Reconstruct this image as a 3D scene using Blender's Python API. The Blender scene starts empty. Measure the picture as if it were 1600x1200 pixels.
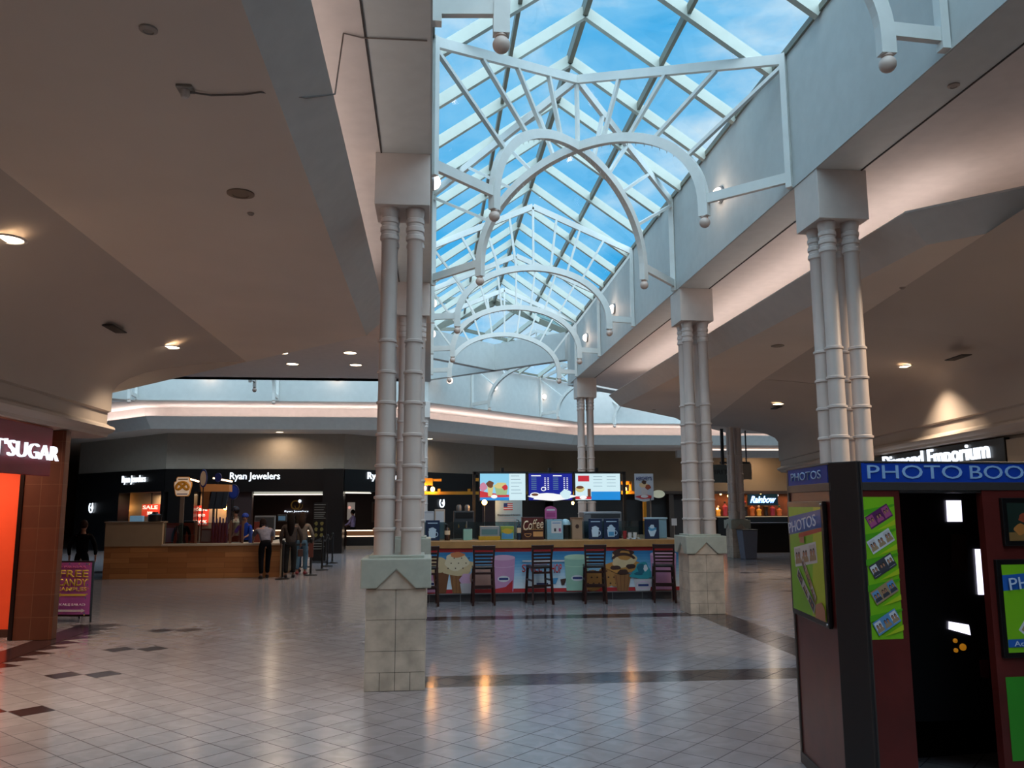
import bpy, bmesh, math, random
from mathutils import Vector, Matrix
random.seed(7)
PI = math.pi
SC = bpy.context.scene
COL = SC.collection

# ------------------------------------------------------------------ camera
H = 1.72
F_PX, PITCH, YAW, ROLL = 1292.867, 0.1461, 0.0983, -0.0039
fw = Vector((math.sin(YAW)*math.cos(PITCH), math.cos(YAW)*math.cos(PITCH), math.sin(PITCH)))
rt0 = Vector((math.cos(YAW), -math.sin(YAW), 0)); up0 = rt0.cross(fw)
rt = math.cos(ROLL)*rt0 + math.sin(ROLL)*up0
up = -math.sin(ROLL)*rt0 + math.cos(ROLL)*up0
CAMP = Vector((0, 0, H))
cd = bpy.data.cameras.new('camera'); cam = bpy.data.objects.new('camera', cd); COL.objects.link(cam)
cd.sensor_width = 36; cd.sensor_fit = 'HORIZONTAL'; cd.lens = F_PX/1600*36; cd.clip_start = .05; cd.clip_end = 400
cam.matrix_world = Matrix(((rt.x, up.x, -fw.x, 0), (rt.y, up.y, -fw.y, 0), (rt.z, up.z, -fw.z, H), (0, 0, 0, 1)))
SC.camera = cam

def ray(x, y): return fw + rt*((x-800)/F_PX) - up*((y-600)/F_PX)
def px(x, y, ax, v):                       # photo pixel -> point on the plane axis = v
    d = ray(x, y); i = 'XYZ'.index(ax); t = (v-CAMP[i])/d[i]; return CAMP + d*t

# ------------------------------------------------------------------ colour / view
SC.view_settings.view_transform = 'Standard'
try: SC.view_settings.look = 'None'
except Exception: pass
SC.view_settings.gamma = 1; SC.view_settings.use_curve_mapping = False
SC.view_settings.exposure = 0.0

def lin(c):
    if isinstance(c, str):
        c = c.lstrip('#'); c = [int(c[i:i+2], 16)/255 for i in (0, 2, 4)]
    else: c = [v/255 for v in c]
    return tuple(v/12.92 if v <= .04045 else ((v+.055)/1.055)**2.4 for v in c)

# ------------------------------------------------------------------ world: blue sky with broken cloud
W = bpy.data.worlds.new('sky'); SC.world = W; W.use_nodes = True
nt = W.node_tree; nt.nodes.clear()
wo = nt.nodes.new('ShaderNodeOutputWorld'); bg = nt.nodes.new('ShaderNodeBackground')
tc = nt.nodes.new('ShaderNodeTexCoord'); mp = nt.nodes.new('ShaderNodeMapping'); mp.inputs['Scale'].default_value = (1, 1, 2.2)
mp.inputs['Location'].default_value = (0.35, 0.1, 0.2)
nz = nt.nodes.new('ShaderNodeTexNoise'); nz.inputs['Scale'].default_value = 3.2; nz.inputs['Detail'].default_value = 7; nz.inputs['Roughness'].default_value = .55
nz.inputs['Distortion'].default_value = .25
cr = nt.nodes.new('ShaderNodeValToRGB')
cr.color_ramp.elements[0].position = .36; cr.color_ramp.elements[0].color = (*lin('#3fb4f0'), 1)
cr.color_ramp.elements[1].position = .62; cr.color_ramp.elements[1].color = (*lin('#e8f4ff'), 1)
e = cr.color_ramp.elements.new(.49); e.color = (*lin('#86cdf8'), 1)
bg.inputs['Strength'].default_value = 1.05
# sky brightened high behind the viewer, out of view, added to lift the indoor light
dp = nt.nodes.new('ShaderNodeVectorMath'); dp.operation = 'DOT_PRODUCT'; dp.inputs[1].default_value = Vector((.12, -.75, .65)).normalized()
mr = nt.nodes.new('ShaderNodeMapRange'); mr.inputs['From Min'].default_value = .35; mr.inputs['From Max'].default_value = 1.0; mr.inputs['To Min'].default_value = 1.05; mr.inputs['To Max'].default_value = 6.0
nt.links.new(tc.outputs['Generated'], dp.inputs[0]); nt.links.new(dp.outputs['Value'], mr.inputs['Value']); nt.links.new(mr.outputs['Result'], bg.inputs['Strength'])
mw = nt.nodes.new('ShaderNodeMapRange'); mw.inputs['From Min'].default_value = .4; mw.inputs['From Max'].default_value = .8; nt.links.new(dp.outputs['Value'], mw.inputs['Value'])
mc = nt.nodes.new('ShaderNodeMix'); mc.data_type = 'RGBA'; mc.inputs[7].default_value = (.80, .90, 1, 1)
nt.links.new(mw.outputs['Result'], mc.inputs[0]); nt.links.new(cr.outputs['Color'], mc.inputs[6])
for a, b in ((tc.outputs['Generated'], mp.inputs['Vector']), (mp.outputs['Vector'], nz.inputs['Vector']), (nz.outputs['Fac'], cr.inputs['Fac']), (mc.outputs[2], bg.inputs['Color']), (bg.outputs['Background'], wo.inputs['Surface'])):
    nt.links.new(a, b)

# ------------------------------------------------------------------ materials
MATS = {}
def M(name, col='#808080', rough=.55, metal=0, emit=0, noise=0, amt=.12, bump=0, spec=None, ecol=None):
    if name in MATS: return MATS[name]
    m = bpy.data.materials.new(name); m.use_nodes = True; t = m.node_tree; b = t.nodes['Principled BSDF']
    c = lin(col); b.inputs['Base Color'].default_value = (*c, 1); b.inputs['Roughness'].default_value = rough; b.inputs['Metallic'].default_value = metal
    if spec is not None: b.inputs['Specular IOR Level'].default_value = spec
    if emit:
        b.inputs['Emission Color'].default_value = (*(lin(ecol) if ecol else c), 1); b.inputs['Emission Strength'].default_value = emit
    sc = noise or 6.0
    tx = t.nodes.new('ShaderNodeTexCoord'); n = t.nodes.new('ShaderNodeTexNoise'); n.inputs['Scale'].default_value = sc; n.inputs['Detail'].default_value = 4
    t.links.new(tx.outputs['Object'], n.inputs['Vector'])
    a = amt if noise else .04
    r = t.nodes.new('ShaderNodeValToRGB'); r.color_ramp.elements[0].position = .3; r.color_ramp.elements[1].position = .7
    r.color_ramp.elements[0].color = (*[v*(1-a) for v in c], 1); r.color_ramp.elements[1].color = (*[min(1, v*(1+a)) for v in c], 1)
    t.links.new(n.outputs['Fac'], r.inputs['Fac']); t.links.new(r.outputs['Color'], b.inputs['Base Color'])
    if bump:
        bp = t.nodes.new('ShaderNodeBump'); bp.inputs['Strength'].default_value = bump; bp.inputs['Distance'].default_value = .01
        t.links.new(n.outputs['Fac'], bp.inputs['Height']); t.links.new(bp.outputs['Normal'], b.inputs['Normal'])
    MATS[name] = m; return m

def glassmat(name, tint='#dfeef2', refl=.10, rough=.02):
    if name in MATS: return MATS[name]
    m = bpy.data.materials.new(name); m.use_nodes = True; t = m.node_tree; t.nodes.clear()
    o = t.nodes.new('ShaderNodeOutputMaterial'); tr = t.nodes.new('ShaderNodeBsdfTransparent'); gl = t.nodes.new('ShaderNodeBsdfGlossy'); mx = t.nodes.new('ShaderNodeMixShader')
    tr.inputs['Color'].default_value = (*lin(tint), 1); gl.inputs['Roughness'].default_value = rough
    mx.inputs['Fac'].default_value = refl
    t.links.new(tr.outputs[0], mx.inputs[1]); t.links.new(gl.outputs[0], mx.inputs[2]); t.links.new(mx.outputs[0], o.inputs['Surface'])
    MATS[name] = m; return m

def nmath(t, op, a, b=None, c=None):
    n = t.nodes.new('ShaderNodeMath'); n.operation = op
    for i, v in enumerate((a, b, c)):
        if v is None: continue
        if isinstance(v, (int, float)): n.inputs[i].default_value = v
        else: t.links.new(v, n.inputs[i])
    return n.outputs[0]
def nmix(t, f, a, b):
    n = t.nodes.new('ShaderNodeMix'); n.data_type = 'RGBA'
    if isinstance(f, (int, float)): n.inputs[0].default_value = f
    else: t.links.new(f, n.inputs[0])
    for k, v in ((6, a), (7, b)):
        if isinstance(v, tuple): n.inputs[k].default_value = (*v, 1)
        else: t.links.new(v, n.inputs[k])
    return n.outputs[2]

TD = .395                                  # diagonal of one floor tile (tiles lie at 45 degrees)
def floor_mat(name, light, dark_band, rough):
    m = bpy.data.materials.new(name); m.use_nodes = True; t = m.node_tree; b = t.nodes['Principled BSDF']
    g = t.nodes.new('ShaderNodeNewGeometry'); s = t.nodes.new('ShaderNodeSeparateXYZ'); t.links.new(g.outputs['Position'], s.inputs[0])
    X, Y = s.outputs[0], s.outputs[1]
    u = nmath(t, 'DIVIDE', nmath(t, 'ADD', nmath(t, 'SUBTRACT', X, Y), 11.14+TD/2+TD*200), TD)
    v = nmath(t, 'DIVIDE', nmath(t, 'ADD', nmath(t, 'ADD', X, Y), -4.40+TD/2+TD*200), TD)
    fu, fv = nmath(t, 'FRACT', u), nmath(t, 'FRACT', v)
    eu = nmath(t, 'MINIMUM', fu, nmath(t, 'SUBTRACT', 1, fu)); ev = nmath(t, 'MINIMUM', fv, nmath(t, 'SUBTRACT', 1, fv))
    ed = nmath(t, 'MINIMUM', eu, ev)
    gr = nmath(t, 'LESS_THAN', ed, .0155)
    wn = t.nodes.new('ShaderNodeTexWhiteNoise'); wn.noise_dimensions = '2D'; cb = t.nodes.new('ShaderNodeCombineXYZ')
    t.links.new(nmath(t, 'FLOOR', u), cb.inputs[0]); t.links.new(nmath(t, 'FLOOR', v), cb.inputs[1]); t.links.new(cb.outputs[0], wn.inputs['Vector'])
    nz = t.nodes.new('ShaderNodeTexNoise'); nz.inputs['Scale'].default_value = 3; nz.inputs['Detail'].default_value = 8; nz.inputs['Distortion'].default_value = 1.5
    t.links.new(g.outputs['Position'], nz.inputs['Vector'])
    c = lin(light)
    base = nmix(t, nmath(t, 'MULTIPLY', wn.outputs['Value'], .8), tuple(x*.93 for x in c), tuple(x*1.06 for x in c))
    vein = t.nodes.new('ShaderNodeValToRGB'); vein.color_ramp.elements[0].position = .44; vein.color_ramp.elements[1].position = .6
    vein.color_ramp.elements[0].color = (.88, .87, .86, 1); vein.color_ramp.elements[1].color = (1, 1, 1, 1)
    t.links.new(nz.outputs['Fac'], vein.inputs['Fac'])
    mu = t.nodes.new('ShaderNodeMix'); mu.data_type = 'RGBA'; mu.blend_type = 'MULTIPLY'; mu.inputs[0].default_value = .8
    t.links.new(base, mu.inputs[6]); t.links.new(vein.outputs['Color'], mu.inputs[7]); base = mu.outputs[2]
    if dark_band:
        def rng(c, a, b_): return nmath(t, 'MULTIPLY', nmath(t, 'GREATER_THAN', c, a), nmath(t, 'LESS_THAN', c, b_))
        outer = nmath(t, 'MULTIPLY', rng(X, -.58, 4.74), rng(Y, 8.30, 13.43))
        inner = nmath(t, 'MULTIPLY', rng(X, -.04, 4.20), rng(Y, 8.83, 12.99))
        band = nmath(t, 'SUBTRACT', outer, inner)
        lane = nmath(t, 'MULTIPLY', rng(X, -60, -4.0), rng(Y, 23.2, 24.1))
        band = nmath(t, 'MAXIMUM', band, lane)
        base = nmix(t, band, base, nmix(t, wn.outputs['Value'], lin('#2c2428'), lin('#3a3134')))
    base = nmix(t, nmath(t, 'MULTIPLY', gr, .85), base, tuple(x*.22 for x in c))
    t.links.new(base, b.inputs['Base Color'])
    b.inputs['Roughness'].default_value = rough; b.inputs['Specular IOR Level'].default_value = .5
    t.links.new(nmath(t, 'MULTIPLY', nmath(t, 'SUBTRACT', 1, gr), .5), b.inputs['Specular IOR Level'])
    rr = nmath(t, 'ADD', nmath(t, 'MULTIPLY', nz.outputs['Fac'], .10), rough-.05)
    t.links.new(nmath(t, 'MAXIMUM', rr, nmath(t, 'MULTIPLY', gr, .6)), b.inputs['Roughness'])
    bp = t.nodes.new('ShaderNodeBump'); bp.inputs['Strength'].default_value = .03; bp.inputs['Distance'].default_value = .01
    n2 = t.nodes.new('ShaderNodeTexNoise'); n2.inputs['Scale'].default_value = 7; t.links.new(g.outputs['Position'], n2.inputs['Vector'])
    t.links.new(n2.outputs['Fac'], bp.inputs['Height']); t.links.new(bp.outputs['Normal'], b.inputs['Normal'])
    MATS[name] = m; return m

def plank_mat(name, c1, c2, sx=1.4, sz=9.):
    m = bpy.data.materials.new(name); m.use_nodes = True; t = m.node_tree; b = t.nodes['Principled BSDF']
    tx = t.nodes.new('ShaderNodeTexCoord'); mp = t.nodes.new('ShaderNodeMapping'); mp.inputs['Rotation'].default_value = (PI/2, 0, 0)
    t.links.new(tx.outputs['Object'], mp.inputs['Vector'])
    br = t.nodes.new('ShaderNodeTexBrick'); br.inputs['Scale'].default_value = 1; br.inputs['Brick Width'].default_value = sx; br.inputs['Row Height'].default_value = 1/sz
    br.inputs['Mortar Size'].default_value = .003; br.inputs['Color1'].default_value = (*lin(c1), 1); br.inputs['Color2'].default_value = (*lin(c2), 1)
    br.inputs['Mortar'].default_value = (*[x*.4 for x in lin(c2)], 1); br.inputs['Bias'].default_value = -.2
    t.links.new(mp.outputs['Vector'], br.inputs['Vector'])
    n = t.nodes.new('ShaderNodeTexNoise'); n.inputs['Scale'].default_value = 3; m2 = t.nodes.new('ShaderNodeMapping'); m2.inputs['Scale'].default_value = (1, 8, 20)
    t.links.new(tx.outputs['Object'], m2.inputs['Vector']); t.links.new(m2.outputs['Vector'], n.inputs['Vector'])
    o = nmix(t, nmath(t, 'MULTIPLY', n.outputs['Fac'], .6), br.outputs['Color'], lin(c2))
    t.links.new(o, b.inputs['Base Color']); b.inputs['Roughness'].default_value = .45
    MATS[name] = m; return m

def brick_mat(name, c1, c2, mort, w, h):
    m = bpy.data.materials.new(name); m.use_nodes = True; t = m.node_tree; b = t.nodes['Principled BSDF']
    g = t.nodes.new('ShaderNodeTexCoord'); s = t.nodes.new('ShaderNodeSeparateXYZ'); t.links.new(g.outputs['Object'], s.inputs[0])
    cb = t.nodes.new('ShaderNodeCombineXYZ'); t.links.new(nmath(t, 'ADD', s.outputs[0], s.outputs[1]), cb.inputs[0]); t.links.new(s.outputs[2], cb.inputs[1])
    br = t.nodes.new('ShaderNodeTexBrick'); br.offset = 0; br.inputs['Scale'].default_value = 1; br.inputs['Brick Width'].default_value = w; br.inputs['Row Height'].default_value = h
    br.inputs['Mortar Size'].default_value = .004
    for k, c in (('Color1', c1), ('Color2', c2), ('Mortar', mort)): br.inputs[k].default_value = (*lin(c), 1)
    t.links.new(cb.outputs[0], br.inputs['Vector'])
    n = t.nodes.new('ShaderNodeTexNoise'); n.inputs['Scale'].default_value = 9; n.inputs['Detail'].default_value = 6; t.links.new(g.outputs['Object'], n.inputs['Vector'])
    o = nmix(t, nmath(t, 'MULTIPLY', n.outputs['Fac'], .5), br.outputs['Color'], tuple(x*.6 for x in lin(c2)))
    t.links.new(o, b.inputs['Base Color']); b.inputs['Roughness'].default_value = .6
    MATS[name] = m; return m

white = M('painted_white', '#d6cdc6', .6)
cream = M('column_paint', '#cbbcb4', .42, noise=2, amt=.06)
capm = M('capital_paint', '#cdc3bc', .55)
cwall = M('clerestory_paint', '#bcc0be', .6)
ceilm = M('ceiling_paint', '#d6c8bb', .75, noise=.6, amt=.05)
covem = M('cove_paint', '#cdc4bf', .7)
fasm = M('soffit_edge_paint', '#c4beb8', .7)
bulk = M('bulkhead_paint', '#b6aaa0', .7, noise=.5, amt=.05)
stone = M('pedestal_stone', '#b8a898', .45, noise=6, amt=.24)
grout = M('grout', '#3f3b37', .9)
precast = M('precast_cap', '#a6a89c', .5, noise=12, amt=.07)
truss_m = M('truss_paint', '#d2d4d0', .45)
rafter_m = M('skylight_frame', '#b4bab0', .45)
purl_m = M('purlin_dark', '#77786c', .5)
ballm = M('finial_paint', '#c9b4a8', .4)
black = M('black_panel', '#0b090a', .35)
dblack = M('dark_cladding', '#120d0e', .3)
chrome = M('brushed_steel', '#9a9a9c', .3, 1)
lampm = M('lamp_lens', '#ffe9c9', .5, emit=9, ecol='#ffe6c4')
warmbulb = M('warm_bulb', '#ffd9a0', .5, emit=22, ecol='#ffb765')
sconce_m = M('sconce_glow', '#fff1e0', .5, emit=1.6, ecol='#ffe9dc')
glass = glassmat('clear_glass', '#eef4f6', .06)
skyglass = glassmat('skylight_glass', '#dceef4', .05, .05)

# ------------------------------------------------------------------ object helpers
def kids(o): return [c for c in bpy.data.objects if c.parent == o]
def wm(o): return (wm(o.parent) @ o.matrix_basis) if o.parent else o.matrix_basis.copy()
def tag(o, label=None, cat=None, group=None, kind=None):
    if label: o['label'] = label
    if cat: o['category'] = cat
    if group: o['group'] = group
    if kind: o['kind'] = kind
    return o
def thing(name, label, cat, loc=(0, 0, 0), rz=0, group=None, kind=None, parent=None):
    o = bpy.data.objects.new(name, None); COL.objects.link(o); o.location = loc; o.rotation_euler = (0, 0, rz); o.empty_display_size = .1
    if parent: o.parent = parent
    return tag(o, label, cat, group, kind)
def copy_tree(o, parent=None, d=0):
    c = o.copy(); COL.objects.link(c); c.parent = parent
    for k in kids(o): copy_tree(k, c, d+1)
    return c

class MB:
    def __init__(s): s.v = []; s.f = []; s.m = []; s.sm = []
    def add(s, vs, fs, m=0, smooth=False):
        n = len(s.v); s.v += [Vector(p) for p in vs]
        for f in fs: s.f.append([i+n for i in f]); s.m.append(m); s.sm.append(smooth)
        return s
    def box(s, x0, x1, y0, y1, z0, z1, m=0):
        vs = [(x, y, z) for z in (z0, z1) for x, y in ((x0, y0), (x1, y0), (x1, y1), (x0, y1))]
        return s.add(vs, [(3, 2, 1, 0), (4, 5, 6, 7), (0, 1, 5, 4), (1, 2, 6, 5), (2, 3, 7, 6), (3, 0, 4, 7)], m)
    def obox(s, c, sx, sy, sz, R=None, m=0):
        c = Vector(c); R = R or Matrix.Identity(3)
        vs = [c + R @ Vector((a*sx/2, b*sy/2, k*sz/2)) for k in (-1, 1) for a, b in ((-1, -1), (1, -1), (1, 1), (-1, 1))]
        return s.add(vs, [(3, 2, 1, 0), (4, 5, 6, 7), (0, 1, 5, 4), (1, 2, 6, 5), (2, 3, 7, 6), (3, 0, 4, 7)], m)
    def beam(s, p, q, w, h, upv=(0, 0, 1), m=0):
        p, q = Vector(p), Vector(q); d = (q-p).normalized(); u = Vector(upv); sd = d.cross(u)
        if sd.length < 1e-4: sd = d.cross(Vector((1, 0, 0)))
        sd.normalize(); u = sd.cross(d)
        vs = [b + sd*(a*w/2) + u*(k*h/2) for b in (p, q) for a, k in ((-1, -1), (1, -1), (1, 1), (-1, 1))]
        return s.add(vs, [(3, 2, 1, 0), (4, 5, 6, 7), (0, 1, 5, 4), (1, 2, 6, 5), (2, 3, 7, 6), (3, 0, 4, 7)], m)
    def prism(s, poly, z0, z1, m=0):
        n = len(poly); a = sum(poly[i][0]*poly[(i+1) % n][1]-poly[(i+1) % n][0]*poly[i][1] for i in range(n))
        if a < 0: poly = poly[::-1]
        vs = [(x, y, z0) for x, y in poly]+[(x, y, z1) for x, y in poly]
        return s.add(vs, [tuple(range(n))[::-1], tuple(range(n, 2*n))]+[(i, (i+1) % n, (i+1) % n+n, i+n) for i in range(n)], m)
    def lathe(s, prof, c=(0, 0, 0), n=20, R=None, m=0, smooth=True):
        c = Vector(c); R = R or Matrix.Identity(3); vs = []; fs = []
        for r, z in prof:
            for i in range(n):
                a = 2*PI*i/n; vs.append(c + R @ Vector((r*math.cos(a), r*math.sin(a), z)))
        for j in range(len(prof)-1):
            for i in range(n):
                k = (i+1) % n; fs.append((j*n+i, j*n+k, (j+1)*n+k, (j+1)*n+i))
        s.add(vs, fs, m, smooth)
        b = len(s.v)-len(vs)
        for j, rev in ((0, True), (len(prof)-1, False)):
            if prof[j][0] > 1e-4:
                f = [b+j*n+i for i in range(n)]; s.f.append(f[::-1] if rev else f); s.m.append(m); s.sm.append(False)
        return s
    def ball(s, c, r, n=16, k=10, m=0, sc=(1, 1, 1)):
        pr = [(max(1e-5, math.sin(PI*j/k)), -math.cos(PI*j/k)) for j in range(k+1)]
        R = Matrix.Diagonal((r*sc[0], r*sc[1], r*sc[2])); return s.lathe(pr, c, n, R, m)
    def tube(s, pts, r, n=8, m=0):
        pts = [Vector(p) for p in pts]; N = len(pts); rs = r if isinstance(r, (list, tuple)) else [r]*N; vs = []; fs = []
        prev = None
        for i, p in enumerate(pts):
            d = (pts[min(i+1, N-1)]-pts[max(i-1, 0)]).normalized()
            a = d.cross(Vector((0, 0, 1))) if prev is None else (prev - d*prev.dot(d))
            if a.length < 1e-3: a = d.cross(Vector((1, 0, 0)))
            a.normalize(); prev = a; b = d.cross(a)
            for j in range(n):
                t = 2*PI*j/n; vs.append(p + (a*math.cos(t)+b*math.sin(t))*rs[i])
        for i in range(N-1):
            for j in range(n): k = (j+1) % n; fs.append((i*n+j, i*n+k, (i+1)*n+k, (i+1)*n+j))
        s.add(vs, fs, m, True); b0 = len(s.v)-len(vs)
        s.f.append([b0+j for j in range(n)][::-1]); s.m.append(m); s.sm.append(False)
        s.f.append([b0+(N-1)*n+j for j in range(n)]); s.m.append(m); s.sm.append(False)
        return s
    def sweep(s, pts, nrm, w, h, m=0):       # rectangular bar along pts lying in the plane with normal nrm
        pts = [Vector(p) for p in pts]; nrm = Vector(nrm).normalized(); N = len(pts); vs = []; fs = []
        for i, p in enumerate(pts):
            d = (pts[min(i+1, N-1)]-pts[max(i-1, 0)]).normalized(); o = d.cross(nrm)
            for a, b in ((-1, -1), (1, -1), (1, 1), (-1, 1)): vs.append(p + nrm*(a*w/2) + o*(b*h/2))
        for i in range(N-1):
            for j in range(4): k = (j+1) % 4; fs.append((i*4+j, i*4+k, (i+1)*4+k, (i+1)*4+j))
        fs += [(3, 2, 1, 0), tuple((N-1)*4+j for j in range(4))]
        return s.add(vs, fs, m)
    def build(s, name, mats, parent=None, bevel=0, label=None, cat=None, group=None, kind=None, seg=2):
        if not isinstance(mats, (list, tuple)): mats = [mats]
        if parent is None:
            lo = Vector([min(v[i] for v in s.v) for i in range(3)]); hi = Vector([max(v[i] for v in s.v) for i in range(3)])
            org = Vector(((lo.x+hi.x)/2, (lo.y+hi.y)/2, lo.z)); T = Matrix.Translation(-org)
        else: org = None; T = wm(parent).inverted()
        me = bpy.data.meshes.new(name); me.from_pydata([T @ v for v in s.v], [], s.f)
        for mt in mats: me.materials.append(mt)
        me.polygons.foreach_set('material_index', s.m); me.polygons.foreach_set('use_smooth', s.sm)
        bm = bmesh.new(); bm.from_mesh(me); bmesh.ops.recalc_face_normals(bm, faces=bm.faces); bm.to_mesh(me); bm.free()
        me.update()
        if any(s.sm): me.set_sharp_from_angle(angle=.7)
        o = bpy.data.objects.new(name, me); COL.objects.link(o)
        if parent is not None: o.parent = parent
        else: o.location = org
        if bevel:
            b = o.modifiers.new('bevel', 'BEVEL'); b.width = bevel; b.segments = seg; b.limit_method = 'ANGLE'; b.angle_limit = .6
        return tag(o, label, cat, group, kind)

class Frame:                                # a vertical plane: u runs along it, v is height, d stands out of it
    def __init__(s, P0, P1):
        s.o = Vector((P0[0], P0[1], 0)); d = Vector((P1[0]-P0[0], P1[1]-P0[1], 0)); s.L = d.length; s.u = d.normalized(); s.n = s.u.cross(Vector((0, 0, 1)))
    def pt(s, u, v, d=0): return s.o + s.u*u + Vector((0, 0, v)) + s.n*d
    def uv(s, x, y, d=0):
        r = ray(x, y); o = s.o + s.n*d; t = (o-CAMP).dot(s.n)/r.dot(s.n); p = CAMP + r*t; q = p-o
        return (q.dot(s.u), p.z)
    def R(s): return Matrix((s.u, -s.n, Vector((0, 0, 1)))).transposed()
def fbox(mb, fr, u0, u1, v0, v1, d0, d1, m=0):
    vs = [fr.pt(u, v, d) for v in (v0, v1) for u, d in ((u0, d1), (u1, d1), (u1, d0), (u0, d0))]
    return mb.add(vs, [(3, 2, 1, 0), (4, 5, 6, 7), (0, 1, 5, 4), (1, 2, 6, 5), (2, 3, 7, 6), (3, 0, 4, 7)], m)
def pbox(mb, fr, x0, y0, x1, y1, d0, d1, m=0):   # photo-pixel rectangle measured on the frame
    a = fr.uv(x0, y0); b = fr.uv(x1, y1); return fbox(mb, fr, min(a[0], b[0]), max(a[0], b[0]), min(a[1], b[1]), max(a[1], b[1]), d0, d1, m)

class Art:                                  # flat printed artwork, many colours in one mesh
    def __init__(s, fr, d=.004, step=.0003): s.fr = fr; s.mb = MB(); s.mats = []; s.d = d; s.step = step
    def mi(s, mat):
        if mat not in s.mats: s.mats.append(mat)
        return s.mats.index(mat)
    def poly(s, pts, mat):
        s.d += s.step; s.mb.add([s.fr.pt(u, v, s.d) for u, v in pts], [tuple(range(len(pts)))], s.mi(mat)); return s
    def rect(s, u0, v0, u1, v1, mat): return s.poly([(u0, v0), (u1, v0), (u1, v1), (u0, v1)], mat)
    def ell(s, u, v, a, b, mat, n=24, t0=0, t1=2*PI): return s.poly([(u+a*math.cos(t0+(t1-t0)*i/n), v+b*math.sin(t0+(t1-t0)*i/n)) for i in range(n)], mat)
    def ring(s, u, v, a, b, w, mat, t0=0, t1=2*PI, n=28):
        s.d += s.step; vs = []
        for i in range(n+1):
            t = t0+(t1-t0)*i/n
            vs += [s.fr.pt(u+a*math.cos(t), v+b*math.sin(t), s.d), s.fr.pt(u+(a-w)*math.cos(t), v+(b-w)*math.sin(t), s.d)]
        s.mb.add(vs, [(2*i, 2*i+1, 2*i+3, 2*i+2) for i in range(n)], s.mi(mat)); return s
    def blob(s, u, v, a, b, mat, seed=0, n=22, k=.18):
        rd = random.Random(seed); ph = [rd.random()*6 for _ in range(3)]
        return s.poly([(u+a*(1+k*math.sin(3*t+ph[0])*.5+k*.5*math.sin(5*t+ph[1]))*math.cos(t), v+b*(1+k*math.sin(4*t+ph[2])*.5)*math.sin(t)) for t in [2*PI*i/n for i in range(n)]], mat)
    def build(s, name, parent): return s.mb.build(name, s.mats, parent)

def text(s, fr, u0, u1, v0, v1, mat, parent, name='lettering', d=.01, ext=.008, shear=0, bold=0, rot=0, fit=True):
    cu = bpy.data.curves.new(name, 'FONT'); cu.body = s; cu.size = 1; cu.extrude = 0; cu.shear = shear; cu.offset = bold; cu.resolution_u = 3
    o = bpy.data.objects.new(name, cu); COL.objects.link(o); bpy.context.view_layer.update()
    dg = bpy.context.evaluated_depsgraph_get(); me = bpy.data.meshes.new_from_object(o.evaluated_get(dg)); bpy.data.objects.remove(o); bpy.data.curves.remove(cu)
    xs = [v.co.x for v in me.vertices]; ys = [v.co.y for v in me.vertices]
    if not xs: return None
    x0, x1, y0, y1 = min(xs), max(xs), min(ys), max(ys); kx = (u1-u0)/(x1-x0); ky = (v1-v0)/(y1-y0)
    bm = bmesh.new(); bm.from_mesh(me); bpy.data.meshes.remove(me)
    if ext:
        r = bmesh.ops.extrude_face_region(bm, geom=bm.faces[:])
        for g in r['geom']:
            if isinstance(g, bmesh.types.BMVert): g.co.z += 1
    c, si = math.cos(rot), math.sin(rot); um, vm = (u0+u1)/2, (v0+v1)/2
    T = wm(parent).inverted()
    for v in bm.verts:
        uu = u0+(v.co.x-x0)*kx-um; vv = v0+(v.co.y-y0)*ky-vm
        v.co = T @ fr.pt(um+uu*c-vv*si, vm+uu*si+vv*c, d+v.co.z*ext)
    bmesh.ops.recalc_face_normals(bm, faces=bm.faces)
    m2 = bpy.data.meshes.new(name); bm.to_mesh(m2); bm.free(); m2.materials.append(mat)
    o = bpy.data.objects.new(name, m2); COL.objects.link(o); o.parent = parent; return o

def area(name, loc, sx, sy, power, col='#fff0dd', rot=(0, 0, 0), parent=None, shape='RECTANGLE', spread=None):
    l = bpy.data.lights.new(name, 'AREA'); l.shape = shape; l.size = sx
    if shape in ('RECTANGLE', 'ELLIPSE'): l.size_y = sy
    l.energy = power; l.color = lin(col)
    if spread: l.spread = spread
    o = bpy.data.objects.new(name, l); COL.objects.link(o)
    if parent: o.parent = parent; o.matrix_basis = wm(parent).inverted() @ (Matrix.Translation(loc) @ __import__('mathutils').Euler(rot).to_matrix().to_4x4())
    else: o.location = loc; o.rotation_euler = rot
    return o
def point(name, loc, power, col='#ffd9a8', r=.05, parent=None):
    l = bpy.data.lights.new(name, 'POINT'); l.energy = power; l.color = lin(col); l.shadow_soft_size = r
    o = bpy.data.objects.new(name, l); COL.objects.link(o)
    if parent: o.parent = parent; o.location = wm(parent).inverted() @ Vector(loc)
    else: o.location = loc
    return o

# ================================================================== SETTING
XL, XR, CX = -.03, 4.14, 2.055            # inner faces of the two skylight beams
ZB, ZE, ZR = 5.33, 6.98, 8.45             # beam underside, glass eave, glass ridge
YC = 26.85                                # where the skylights meet
floor_mat('floor_tile', '#908a8e', True, .17)
darktile = M('dark_floor_tile', '#2b2024', .2, noise=10, amt=.3)
MB().box(-26, 30, -10, 62, -.2, 0).build('floor', MATS['floor_tile'], label='pale stone tile floor laid on the diagonal with dark bands', cat='floor', kind='structure')
fl = bpy.data.objects['floor']
t = MB()
def dtile(cx, cy, k=1.0):
    h = TD/2*.97*k; t.prism([(cx-h, cy), (cx, cy-h), (cx+h, cy), (cx, cy+h)], .0002, .0012)
for j in range(-1, 4):
    y = 7.77+1.565*j
    for cx in (-3.37, -3.765): dtile(cx, y)
for j in range(0, 6):
    for cx, o in ((8.05, 13.4), (8.45, 13.4), (7.2, 14.6), (9.3, 16.2)): dtile(cx, o+1.9*j)
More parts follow.
